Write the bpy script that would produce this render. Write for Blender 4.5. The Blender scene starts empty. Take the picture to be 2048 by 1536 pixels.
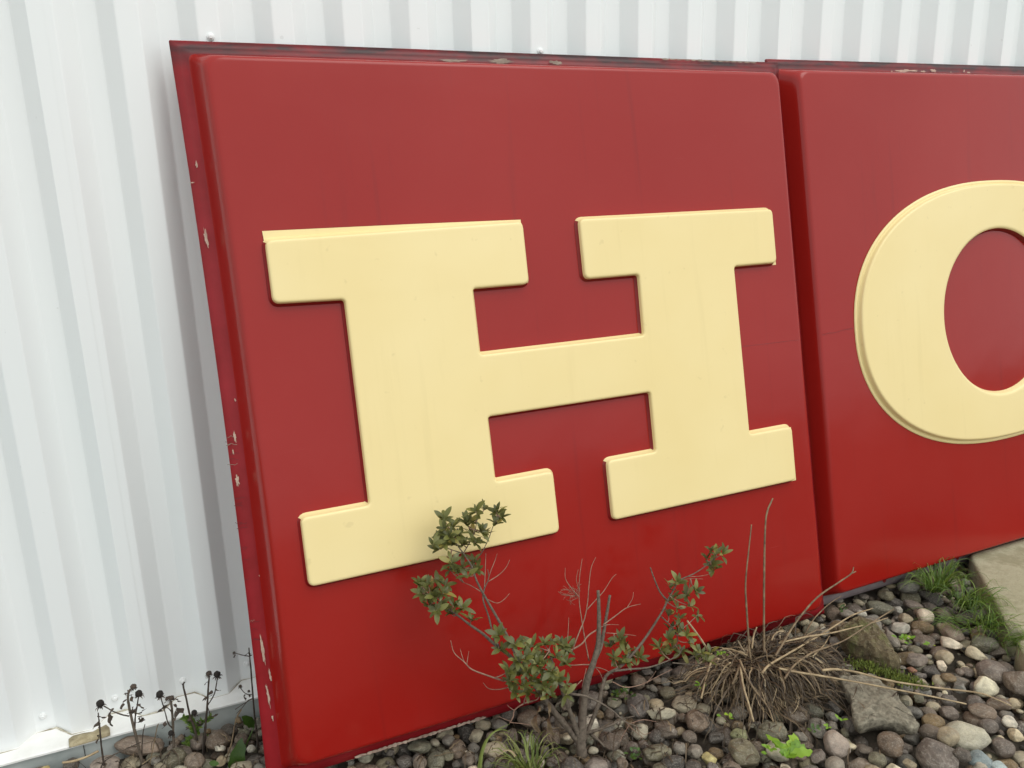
import bpy, bmesh, math, random
import numpy as np
from mathutils import Vector, Matrix, noise
from mathutils.geometry import tessellate_polygon

# ------------------------------------------------------------------ camera, sky, sun, exposure
scene = bpy.context.scene
col = scene.collection
SRC_W, SRC_H, FPX = 2048.0, 1536.0, 1627.7
CAM = Vector((0.1546, -1.9058, 1.2654))
YAW, PITCH, ROLL = 0.4109, -0.2546, -0.0287
_fw = Vector((math.sin(YAW) * math.cos(PITCH), math.cos(YAW) * math.cos(PITCH), math.sin(PITCH)))
_r0 = Vector((math.cos(YAW), -math.sin(YAW), 0.0))
_u0 = _r0.cross(_fw)
_r = _r0 * math.cos(ROLL) + _u0 * math.sin(ROLL)
_u = -_r0 * math.sin(ROLL) + _u0 * math.cos(ROLL)
cd = bpy.data.cameras.new("camera")
cam = bpy.data.objects.new("camera", cd)
col.objects.link(cam)
cam.matrix_world = Matrix(((_r.x, _u.x, -_fw.x, CAM.x), (_r.y, _u.y, -_fw.y, CAM.y), (_r.z, _u.z, -_fw.z, CAM.z), (0, 0, 0, 1)))
cd.sensor_width = 36.0
cd.lens = FPX / SRC_W * 36.0
cd.clip_start = 0.02
cd.clip_end = 500.0
scene.camera = cam

SUN_EL, SUN_AZ = math.radians(54), math.radians(32)     # azimuth measured from the wall's outward normal (-Y) towards +X
sun_dir = Vector((math.sin(SUN_AZ) * math.cos(SUN_EL), -math.cos(SUN_AZ) * math.cos(SUN_EL), math.sin(SUN_EL)))
world = bpy.data.worlds.new("World")
scene.world = world
world.use_nodes = True
wn = world.node_tree
wn.nodes.clear()
w_out = wn.nodes.new("ShaderNodeOutputWorld")
w_bg = wn.nodes.new("ShaderNodeBackground")
w_sky = wn.nodes.new("ShaderNodeTexSky")
w_sky.sky_type = 'NISHITA'
w_sky.sun_disc = False
w_sky.sun_elevation = SUN_EL
w_sky.sun_rotation = math.atan2(sun_dir.x, sun_dir.y)
w_sky.dust_density = 6.0
w_sky.air_density = 1.2
w_hsv = wn.nodes.new("ShaderNodeHueSaturation")
w_hsv.inputs['Saturation'].default_value = 0.10        # cloud cover: a grey-white sky
w_mix = wn.nodes.new("ShaderNodeMix")
w_mix.data_type = 'RGBA'
w_mix.inputs['Factor'].default_value = 0.74
w_mix.inputs['B'].default_value = (9.1, 9.75, 9.85, 1)
wn.links.new(w_sky.outputs['Color'], w_hsv.inputs['Color'])
wn.links.new(w_hsv.outputs['Color'], w_mix.inputs['A'])
wn.links.new(w_mix.outputs['Result'], w_bg.inputs['Color'])
w_bg.inputs['Strength'].default_value = 0.12
wn.links.new(w_bg.outputs['Background'], w_out.inputs['Surface'])

sl = bpy.data.lights.new("sun", 'SUN')
sl.energy = 0.6
sl.angle = math.radians(38)
sl.color = (1.0, 0.96, 0.89)
sun = bpy.data.objects.new("sun", sl)
col.objects.link(sun)
sun.rotation_euler = (-sun_dir).to_track_quat('-Z', 'Y').to_euler()

scene.view_settings.view_transform = 'Standard'
scene.view_settings.look = 'None'
scene.view_settings.gamma = 1.0
scene.view_settings.use_curve_mapping = False
scene.view_settings.exposure = 0.35

rng = random.Random(11)
nrng = np.random.RandomState(5)

# ------------------------------------------------------------------ helpers
def tag(o, label=None, cat=None, group=None, kind=None):
    if label: o["label"] = label
    if cat: o["category"] = cat
    if group: o["group"] = group
    if kind: o["kind"] = kind
    return o

def link(o, parent=None):
    col.objects.link(o)
    if parent is not None:
        o.parent = parent
    return o

def empty(name, loc=(0, 0, 0)):
    o = bpy.data.objects.new(name, None)
    o.empty_display_size = 0.05
    col.objects.link(o)
    o.location = loc
    return o

def mesh_obj(name, verts, faces, mat, parent=None, smooth=True, mats=None, mat_idx=None):
    me = bpy.data.meshes.new(name)
    me.from_pydata([tuple(v) for v in verts], [], faces)
    for m in (mats or [mat]):
        me.materials.append(m)
    if mat_idx is not None:
        me.polygons.foreach_set("material_index", mat_idx)
    if smooth:
        me.polygons.foreach_set("use_smooth", [True] * len(me.polygons))
    me.update()
    return link(bpy.data.objects.new(name, me), parent)

def rel(o, parent_loc):
    """geometry was written in world coordinates: shift it so the parent's origin can sit at the thing's base"""
    o.data.transform(Matrix.Translation(-Vector(parent_loc)))
    return o

def pix_ray(x, y):
    return (_fw + _r * ((x - SRC_W / 2) / FPX) - _u * ((y - SRC_H / 2) / FPX)).normalized()

def on_plane(x, y, o, n):
    d = pix_ray(x, y)
    return CAM + d * ((o - CAM).dot(n) / d.dot(n))

def at_z(x, y, z):
    return on_plane(x, y, Vector((0, 0, z)), Vector((0, 0, 1)))

def at_y(x, y, yy):
    return on_plane(x, y, Vector((0, yy, 0)), Vector((0, 1, 0)))

# sign panels: a square of side S leaning on the wall
S = 1.577
P1_O = Vector((0.2417, -0.3234, 0.0))
P1_U = Vector((1.0, 0.0036, -0.0029)).normalized()
P1_V = Vector((0.0021, 0.2022, 0.9793)).normalized()
P1_N = P1_U.cross(P1_V).normalized()
if P1_N.y > 0: P1_N = -P1_N

def at_d(x, y, d):
    """point on a plane parallel to the leaning panel, d metres in front of it"""
    return on_plane(x, y, P1_O + P1_N * d, P1_N)

def catmull(pts, rad, sub=5):
    P = [Vector(p) for p in pts]
    if len(P) < 3:
        out, ro = [], []
        for i in range(sub + 1):
            t = i / sub
            out.append(P[0].lerp(P[-1], t)); ro.append(rad[0] + (rad[-1] - rad[0]) * t)
        return out, ro
    Q = [P[0] * 2 - P[1]] + P + [P[-1] * 2 - P[-2]]
    out, ro = [], []
    for i in range(1, len(Q) - 2):
        a, b, c, d = Q[i - 1], Q[i], Q[i + 1], Q[i + 2]
        for k in range(sub):
            t = k / sub
            out.append(0.5 * ((2 * b) + (c - a) * t + (2 * a - 5 * b + 4 * c - d) * t * t + (3 * b - a - 3 * c + d) * t ** 3))
            ro.append(rad[i - 1] + (rad[i] - rad[i - 1]) * t)
    out.append(P[-1]); ro.append(rad[-1])
    return out, ro

def tube_geo(pts, rad, sides=6, wob=0.0, V=None, F=None):
    V = [] if V is None else V
    F = [] if F is None else F
    base = len(V)
    n = len(pts)
    ref = Vector((0.31, 0.77, 0.55))
    for i, p in enumerate(pts):
        t = (pts[min(i + 1, n - 1)] - pts[max(i - 1, 0)])
        if t.length < 1e-9: t = Vector((0, 0, 1))
        t.normalize()
        a = t.cross(ref)
        if a.length < 0.05: a = t.cross(Vector((1, 0, 0)))
        a.normalize(); b = t.cross(a)
        for k in range(sides):
            th = 2 * math.pi * k / sides
            rr = rad[i] * (1 + wob * (rng.random() - 0.5) * 2)
            V.append(p + (a * math.cos(th) + b * math.sin(th)) * rr)
    for i in range(n - 1):
        for k in range(sides):
            k2 = (k + 1) % sides
            F.append((base + i * sides + k, base + i * sides + k2, base + (i + 1) * sides + k2, base + (i + 1) * sides + k))
    F.append(tuple(base + k for k in range(sides))[::-1])
    F.append(tuple(base + (n - 1) * sides + k for k in range(sides)))
    return V, F

def tube(name, pts, rad, mat, parent, sides=6, sub=5, wob=0.06, origin=None):
    p, r = catmull(pts, rad, sub)
    V, F = tube_geo(p, r, sides, wob)
    o = mesh_obj(name, V, F, mat, parent)
    if origin is not None: rel(o, origin)
    return o

def ribbon_geo(pts, w, V, F, fold=0.25, nrm=None):
    """a grass blade: three verts per section, folded along the midrib"""
    base = len(V); n = len(pts)
    for i, p in enumerate(pts):
        t = (pts[min(i + 1, n - 1)] - pts[max(i - 1, 0)]).normalized()
        ref = nrm if nrm is not None else Vector((0, 0, 1))
        s = t.cross(ref)
        if s.length < 1e-3: s = t.cross(Vector((1, 0, 0)))
        s.normalize(); up = s.cross(t)
        ww = w * (1 - 0.92 * (i / (n - 1)) ** 2.2)
        V.append(p - s * ww / 2); V.append(p - up * ww * fold); V.append(p + s * ww / 2)
    for i in range(n - 1):
        for k in range(2):
            F.append((base + i * 3 + k, base + i * 3 + k + 1, base + (i + 1) * 3 + k + 1, base + (i + 1) * 3 + k))

# ------------------------------------------------------------------ materials
class NT:
    def __init__(self, name):
        self.m = bpy.data.materials.new(name)
        self.m.use_nodes = True
        self.t = self.m.node_tree
        self.b = self.t.nodes["Principled BSDF"]
        self.out = self.t.nodes["Material Output"]
    def n(self, typ, **kw):
        nd = self.t.nodes.new(typ)
        for k, v in kw.items(): setattr(nd, k, v)
        return nd
    def l(self, a, b): self.t.links.new(a, b)
    def coords(self, scale=(1, 1, 1), kind='Object'):
        tc = self.n("ShaderNodeTexCoord"); mp = self.n("ShaderNodeMapping")
        mp.inputs['Scale'].default_value = scale
        self.l(tc.outputs[kind], mp.inputs['Vector'])
        return mp.outputs['Vector']
    def noise(self, vec, scale, detail=4, rough=0.55):
        nd = self.n("ShaderNodeTexNoise")
        nd.inputs['Scale'].default_value = scale; nd.inputs['Detail'].default_value = detail
        nd.inputs['Roughness'].default_value = rough
        if vec is not None: self.l(vec, nd.inputs['Vector'])
        return nd.outputs['Fac']
    def ramp(self, fac, stops):
        r = self.n("ShaderNodeValToRGB")
        el = r.color_ramp.elements
        while len(el) < len(stops): el.new(0.5)
        for e, (p, c) in zip(el, stops):
            e.position = p
            e.color = (c, c, c, 1) if isinstance(c, (int, float)) else (*c, 1)
        self.l(fac, r.inputs['Fac'])
        return r.outputs['Color']
    def mix(self, fac, a, b, blend='MIX'):
        m = self.n("ShaderNodeMix"); m.data_type = 'RGBA'; m.blend_type = blend
        for sock, v in (('Factor', fac), ('A', a), ('B', b)):
            if hasattr(v, 'links'): self.l(v, m.inputs[sock])
            elif sock == 'Factor': m.inputs[sock].default_value = v
            else: m.inputs[sock].default_value = (*v, 1)
        return m.outputs['Result']
    def math(self, op, a, b=None, clamp=False):
        m = self.n("ShaderNodeMath"); m.operation = op; m.use_clamp = clamp
        for i, v in enumerate((a, b)):
            if v is None: continue
            if hasattr(v, 'links'): self.l(v, m.inputs[i])
            else: m.inputs[i].default_value = v
        return m.outputs[0]
    def bump(self, h, strength=0.3, dist=0.002, chain=None):
        b = self.n("ShaderNodeBump")
        b.inputs['Strength'].default_value = strength; b.inputs['Distance'].default_value = dist
        self.l(h, b.inputs['Height'])
        if chain is not None: self.l(chain, b.inputs['Normal'])
        return b.outputs['Normal']
    def set(self, base=None, rough=None, normal=None, **kw):
        for k, v in (('Base Color', base), ('Roughness', rough), ('Normal', normal)):
            if v is None: continue
            if hasattr(v, 'links'): self.l(v, self.b.inputs[k])
            elif k == 'Base Color': self.b.inputs[k].default_value = (*v, 1)
            else: self.b.inputs[k].default_value = v
        for k, v in kw.items(): self.b.inputs[k.replace('_', ' ')].default_value = v
        return self.m

def m_red_face():
    g = NT("red_sign_plastic")
    c = g.coords(); st = g.coords((34, 1.3, 1))
    big = g.noise(c, 1.7, 2, .5)
    streak = g.noise(st, 1.0, 5, .6)
    fine = g.noise(c, 60, 3, .6)
    base = g.mix(g.ramp(big, [(.3, 0.), (.75, 1.)]), (.272, .0092, .0062), (.300, .0122, .0084))
    base = g.mix(g.math('MULTIPLY', g.ramp(streak, [(.60, 0.), (.72, 1.)]), .28), base, (.17, .010, .010))
    sp = g.ramp(g.noise(c, 210, 2, .5), [(.745, 0.), (.77, 1.)])
    base = g.mix(g.math('MULTIPLY', sp, .5), base, (.09, .012, .012))
    r = g.math('ADD', g.math('MULTIPLY', streak, .05), g.math('ADD', .085, g.math('MULTIPLY', fine, .07)))
    fade = g.ramp(g.noise(c, 2.4, 5, .6), [(.42, 0.), (.72, 1.)])
    base = g.mix(g.math('MULTIPLY', fade, .22), base, (.33, .028, .022))
    scr = g.noise(g.coords((3.0, 160, 1)), 1.6, 3, .6)
    scr2 = g.math('MULTIPLY', g.ramp(scr, [(.70, 0.), (.735, 1.)]), g.ramp(g.noise(c, 6, 2, .5), [(.52, 0.), (.6, 1.)]))
    base = g.mix(g.math('MULTIPLY', scr2, .22), base, (.42, .10, .08))
    r = g.math('ADD', r, g.math('MULTIPLY', g.ramp(g.noise(c, 3.1, 4, .6), [(.35, 0.), (.75, 1.)]), .07))
    nb = g.bump(g.noise(c, 1.3, 1, .4), .22, .05)
    nb = g.bump(g.noise(c, 5.0, 2, .5), .06, .02, nb)
    return g.set(base, r, nb, IOR=1.39)

def m_red_flange():
    g = NT("crimson_flange")
    c = g.coords()
    n1 = g.noise(c, 9, 5, .6); n2 = g.noise(g.coords((1.0, 5.0, 1)), 5, 5, .65)
    sep = g.n("ShaderNodeSeparateXYZ"); tc = g.n("ShaderNodeTexCoord"); g.l(tc.outputs['Object'], sep.inputs[0])
    base = g.mix(g.ramp(n1, [(.35, 0.), (.7, 1.)]), (.21, .008, .010), (.29, .014, .020))
    # weathered, sooty paint film on the top flange and the corners: wear with a shape of its own
    top = g.ramp(sep.outputs['Y'], [(.0, 0.), (.5, 0.), (.97, 0.), (.985, 1.)])
    mr = g.n("ShaderNodeMapRange"); mr.inputs['From Min'].default_value = 1.515; mr.inputs['From Max'].default_value = 1.565
    g.l(sep.outputs['Y'], mr.inputs['Value'])
    grime = g.math('MULTIPLY', mr.outputs['Result'], g.ramp(n2, [(.36, .15), (.58, .95)]))
    base = g.mix(grime, base, (.030, .020, .021))
    return g.set(base, .34, g.bump(n1, .25, .002), IOR=1.33)

def m_grey_flange():
    g = NT("bare_grey_flange")
    c = g.coords()
    n1 = g.noise(c, 14, 5, .6)
    base = g.mix(g.ramp(n1, [(.3, 0.), (.75, 1.)]), (.20, .155, .16), (.33, .27, .27))
    return g.set(base, .5, g.bump(n1, .2, .002))

def m_cream():
    g = NT("cream_letter_paint")
    c = g.coords(); st = g.coords((30, 2.0, 1))
    big = g.noise(c, 2.6, 3, .55); streak = g.noise(st, 1.0, 5, .6); fine = g.noise(c, 90, 3, .5)
    base = g.mix(g.ramp(big, [(.3, 0.), (.72, 1.)]), (.775, .618, .288), (.812, .664, .338))
    base = g.mix(g.math('MULTIPLY', g.ramp(streak, [(.58, 0.), (.74, 1.)]), .09), base, (.52, .40, .16))
    sp = g.ramp(g.noise(c, 34, 2, .5), [(.70, 0.), (.76, 1.)])
    base = g.mix(g.math('MULTIPLY', sp, .16), base, (.40, .30, .13))
    nb = g.bump(g.noise(c, 2.2, 1, .4), .15, .02)
    return g.set(base, g.math('ADD', .36, g.math('MULTIPLY', fine, .1)), nb, IOR=1.48)

def m_simple(name, c0, c1, scale=12, rough=.7, bump=.3, dist=.002, detail=5, **kw):
    g = NT(name)
    n1 = g.noise(g.coords(), scale, detail, .6)
    return g.set(g.mix(g.ramp(n1, [(.3, 0.), (.7, 1.)]), c0, c1), rough, g.bump(n1, bump, dist), **kw)

def m_wall():
    g = NT("white_steel_cladding")
    c = g.coords()
    n1 = g.noise(c, .9, 3, .5)
    tc = g.n("ShaderNodeTexCoord"); sep = g.n("ShaderNodeSeparateXYZ"); g.l(tc.outputs['Object'], sep.inputs[0])
    base = g.mix(g.ramp(n1, [(.3, 0.), (.7, 1.)]), (.80, .83, .825), (.82, .825, .82))
    mr = g.n("ShaderNodeMapRange"); mr.inputs['From Min'].default_value = .10; mr.inputs['From Max'].default_value = .03
    g.l(sep.outputs['Z'], mr.inputs['Value'])
    splash = g.math('MULTIPLY', mr.outputs['Result'], g.ramp(g.noise(c, 17, 5, .65), [(.35, 0.), (.7, 1.)]))
    base = g.mix(g.math('MULTIPLY', splash, .55), base, (.60, .53, .36))
    sp = g.ramp(g.noise(c, 55, 2, .5), [(.77, 0.), (.79, 1.)])
    base = g.mix(g.math('MULTIPLY', sp, .25), base, (.45, .45, .43))
    nb = g.bump(g.noise(g.coords((1, 1, .35)), 5, 2, .5), .10, .02)
    return g.set(base, .42, nb, IOR=1.45)

def m_stone(name, src):
    g = NT(name)
    c = g.coords(kind='Generated' if src == 'attr' else 'Object')
    if src == 'obj':
        oi = g.n("ShaderNodeObjectInfo"); colr = oi.outputs['Color']
        add = g.n("ShaderNodeVectorMath"); add.operation = 'ADD'
        g.l(c, add.inputs[0]); g.l(oi.outputs['Random'], add.inputs[1])
        sc = g.n("ShaderNodeVectorMath"); sc.operation = 'MULTIPLY_ADD'
        g.l(oi.outputs['Random'], sc.inputs[0]); sc.inputs[1].default_value = (37, 21, 53); g.l(c, sc.inputs[2])
        v = sc.outputs[0]; k = 1.0
    else:
        at = g.n("ShaderNodeAttribute"); at.attribute_name = "stone_colour"; colr = at.outputs['Color']
        v = g.coords(); k = 26.0
    n1 = g.noise(v, 1.3 * k, 5, .65); n2 = g.noise(v, 7.0 * k, 4, .65); n3 = g.noise(v, 22 * k, 2, .6)
    base = g.mix(g.ramp(n1, [(.25, .52), (.75, 1.25)]), (0, 0, 0), colr)
    base = g.mix(1.0, g.mix(g.ramp(n1, [(.30, 0.), (.70, 1.)]), (.52, .51, .50), (1.38, 1.34, 1.27)), colr, 'MULTIPLY')
    base = g.mix(g.math('MULTIPLY', g.ramp(n2, [(.50, 0.), (.66, 1.)]), .55), base, g.mix(.55, colr, (.50, .45, .37)))
    base = g.mix(g.math('MULTIPLY', g.ramp(n3, [(.56, 0.), (.66, 1.)]), .55), base, g.mix(.6, colr, (.03, .028, .024)))
    vein = g.ramp(g.math('ABSOLUTE', g.math('SUBTRACT', g.noise(v, .9 * k, 3, .5), .5)), [(.0, 1.), (.012, 0.)])
    base = g.mix(g.math('MULTIPLY', vein, g.math('MULTIPLY', g.ramp(n1, [(.5, 0.), (.6, 1.)]), .5)), base, (.48, .44, .38))
    nb = g.bump(n2, .6, .004); nb = g.bump(n3, .45, .0016, nb)
    return g.set(base, g.ramp(n2, [(.3, .55), (.7, .8)]), nb)

def m_leaf(name, c0, c1, back, rough=.42, transl=.25):
    g = NT(name)
    oi = g.n("ShaderNodeObjectInfo"); uv = g.n("ShaderNodeTexCoord")
    n1 = g.noise(g.coords(), 60, 3, .5)
    base = g.ramp(oi.outputs['Random'], [(0., tuple(v * .8 for v in c0)), (.45, c0), (.85, c1), (.96, tuple(v * k for v, k in zip(c1, (1.5, 1.25, 1.2)))), (1., tuple(v * k for v, k in zip(c1, (1.5, .85, .8))))])
    base = g.mix(g.math('MULTIPLY', g.ramp(n1, [(.45, 0.), (.75, 1.)]), .4), base, tuple(min(1, x * 1.7) for x in c1))
    geo = g.n("ShaderNodeNewGeometry")
    base = g.mix(geo.outputs['Backfacing'], base, back)
    g.set(base, rough, g.bump(n1, .25, .001))
    tr = g.n("ShaderNodeBsdfTranslucent"); g.l(base, tr.inputs['Color'])
    mx = g.n("ShaderNodeMixShader"); mx.inputs[0].default_value = transl
    g.l(g.b.outputs[0], mx.inputs[1]); g.l(tr.outputs[0], mx.inputs[2]); g.l(mx.outputs[0], g.out.inputs['Surface'])
    return g.m

def m_blades(name, stops, rough=.6, transl=.2):
    """many blades in one mesh: colour varies per blade through Random Per Island"""
    g = NT(name)
    geo = g.n("ShaderNodeNewGeometry")
    base = g.ramp(geo.outputs['Random Per Island'], stops)
    n1 = g.noise(g.coords(), 45, 3, .6)
    base = g.mix(1.0, base, g.mix(n1, (.6, .6, .6), (1.35, 1.35, 1.35)), 'MULTIPLY')
    g.set(base, rough)
    tr = g.n("ShaderNodeBsdfTranslucent"); g.l(base, tr.inputs['Color'])
    mx = g.n("ShaderNodeMixShader"); mx.inputs[0].default_value = transl
    g.l(g.b.outputs[0], mx.inputs[1]); g.l(tr.outputs[0], mx.inputs[2]); g.l(mx.outputs[0], g.out.inputs['Surface'])
    return g.m

def m_ground():
    g = NT("soil_and_gravel")
    c = g.coords()
    vo = g.n("ShaderNodeTexVoronoi"); vo.inputs['Scale'].default_value = 22; g.l(c, vo.inputs['Vector'])
    n1 = g.noise(c, 30, 6, .65); n0 = g.noise(c, .35, 3, .5)
    base = g.mix(g.ramp(n1, [(.3, 0.), (.7, 1.)]), (.045, .035, .025), (.105, .082, .058))
    far = g.mix(vo.outputs['Color'], (.12, .10, .075), (.26, .22, .17))
    mr = g.n("ShaderNodeMapRange"); mr.inputs['From Min'].default_value = -1.1; mr.inputs['From Max'].default_value = -1.5
    sep = g.n("ShaderNodeSeparateXYZ"); tc = g.n("ShaderNodeTexCoord"); g.l(tc.outputs['Object'], sep.inputs[0]); g.l(sep.outputs['Y'], mr.inputs['Value'])
    base = g.mix(mr.outputs['Result'], base, far)
    nb = g.bump(n1, .7, .008); nb = g.bump(vo.outputs['Distance'], .6, .02, nb)
    return g.set(base, .9, nb)

def m_paver():
    g = NT("concrete_paver")
    c = g.coords()
    n1 = g.noise(c, 4, 5, .6); n2 = g.noise(c, 70, 4, .65); n3 = g.noise(c, 260, 2, .6)
    base = g.mix(g.ramp(n1, [(.3, 0.), (.7, 1.)]), (.30, .275, .175), (.43, .395, .27))
    base = g.mix(g.math('MULTIPLY', g.ramp(n2, [(.5, 0.), (.7, 1.)]), .45), base, (.27, .25, .15))
    base = g.mix(g.math('MULTIPLY', g.ramp(n3, [(.62, 0.), (.68, 1.)]), .6), base, (.13, .11, .08))
    base = g.mix(g.math('MULTIPLY', g.ramp(g.noise(c, 9, 6, .7), [(.47, 0.), (.62, 1.)]), .65), base, (.19, .17, .09))
    nb = g.bump(n2, .7, .004); nb = g.bump(n3, .6, .002, nb)
    return g.set(base, .85, nb)

def m_moss_rock():
    g = NT("mossy_rock")
    c = g.coords()
    n1 = g.noise(c, 38, 6, .75); n2 = g.noise(c, 130, 4, .75); n0 = g.noise(c, 22, 4, .65)
    base = g.mix(g.ramp(n1, [(.3, 0.), (.7, 1.)]), (.075, .055, .028), (.27, .215, .115))
    base = g.mix(g.math('MULTIPLY', g.ramp(n0, [(.50, 0.), (.62, 1.)]), .75), base, (.13, .14, .040))
    base = g.mix(g.math('MULTIPLY', g.ramp(n2, [(.58, 0.), (.68, 1.)]), .6), base, (.50, .45, .30))
    return g.set(base, .9, g.bump(n2, .8, .008, g.bump(n1, .8, .02)))

M = dict(
    face=m_red_face(), flange=m_red_flange(), greyflange=m_grey_flange(), cream=m_cream(),
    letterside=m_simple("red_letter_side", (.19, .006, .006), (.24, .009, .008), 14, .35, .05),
    crackdark=m_simple("dark_paint_crack", (.10, .006, .008), (.14, .010, .012), 20, .6, .1),
    chip=m_simple("bare_paint_chip", (.34, .22, .17), (.58, .44, .34), 60, .7, .3, .001),
    smear=m_simple("tan_paint_smear", (.16, .12, .09), (.34, .27, .21), 40, .7, .3, .001),
    wall=m_wall(),
    flashing=m_simple("white_flashing", (.74, .73, .69), (.84, .83, .81), 20, .45, .25, .003),
    footing=m_simple("grey_footing", (.30, .335, .32), (.50, .525, .50), 9, .8, .5, .004),
    caulk=m_simple("dirty_caulk", (.18, .14, .08), (.60, .56, .45), 55, .8, .6, .004),
    mortar=m_simple("crumbling_mortar", (.25, .20, .11), (.46, .39, .25), 70, .9, .8, .006),
    screw=m_simple("painted_screw", (.72, .73, .72), (.82, .82, .81), 60, .35, .1, .001),
    stone=m_stone("river_stone", 'obj'), stonefill=m_stone("river_stone_fill", 'attr'),
    slab=m_simple("flat_sandstone", (.085, .074, .052), (.30, .265, .195), 85, .9, 1.0, .006, 10),
    moss=m_moss_rock(), ground=m_ground(), paver=m_paver(),
    bark=m_simple("grey_brown_bark", (.065, .048, .034), (.16, .125, .092), 130, .85, .8, .003),
    twig=m_simple("dead_twig", (.16, .085, .058), (.34, .21, .145), 90, .8, .3, .001),
    leaf=m_leaf("shrub_leaf", (.085, .092, .020), (.185, .186, .046), (.18, .18, .075)),
    stem=m_simple("dry_stem", (.075, .048, .027), (.27, .19, .105), 48, .7, .4, .001),
    palestem=m_simple("pale_dry_stem", (.20, .135, .07), (.47, .36, .21), 38, .65, .3, .001),
    blades=m_blades("dead_grass_blades", [(0., (.040, .028, .018)), (.35, (.11, .073, .042)), (.7, (.215, .15, .085)), (.92, (.36, .26, .15)), (1., (.50, .40, .25))]),
    darkblades=m_blades("dark_dead_blades", [(0., (.032, .022, .014)), (.5, (.082, .055, .032)), (.85, (.17, .118, .068)), (1., (.32, .24, .14))]),
    paleblades=m_blades("pale_dead_blades", [(0., (.13, .085, .048)), (.5, (.27, .19, .105)), (1., (.50, .39, .24))]),
    green=m_blades("green_grass_blades", [(0., (.05, .11, .012)), (.5, (.12, .21, .028)), (1., (.24, .33, .06))], .45, .35),
    yellowgreen=m_blades("yellow_green_blades", [(0., (.085, .125, .020)), (.6, (.20, .25, .055)), (1., (.34, .34, .12))], .45, .35),
    black=m_simple("black_seed_head", (.008, .006, .005), (.028, .021, .016), 400, .9, .9, .002),
    deadleaf=m_simple("dead_brown_leaf", (.030, .021, .016), (.085, .06, .042), 80, .8, .5, .002),
    weed=m_leaf("bright_weed_leaf", (.15, .29, .018), (.24, .40, .035), (.20, .33, .05), .45, .35),
    dock=m_leaf("dark_green_leaf", (.04, .085, .012), (.065, .125, .018), (.09, .14, .04), .4, .3),
    mossgreen=m_blades("moss_cover", [(0., (.07, .10, .012)), (1., (.22, .26, .04))], .7, .3),
)

# ------------------------------------------------------------------ setting: ground sheet
GZ = -0.052
def build_ground():
    xs = [-60, -8, -3, -1, 0, 1, 2, 3, 5, 10, 60]; ys = [-60, -12, -5, -2.5, -1.5, -1.0, -.5, 0.0, .3, 3, 60]
    V = [(x, y, GZ) for y in ys for x in xs]
    F = [(j * len(xs) + i, j * len(xs) + i + 1, (j + 1) * len(xs) + i + 1, (j + 1) * len(xs) + i) for j in range(len(ys) - 1) for i in range(len(xs) - 1)]
    o = mesh_obj("ground", V, F, M['ground'], smooth=False)
    tag(o, kind="structure")
build_ground()

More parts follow.
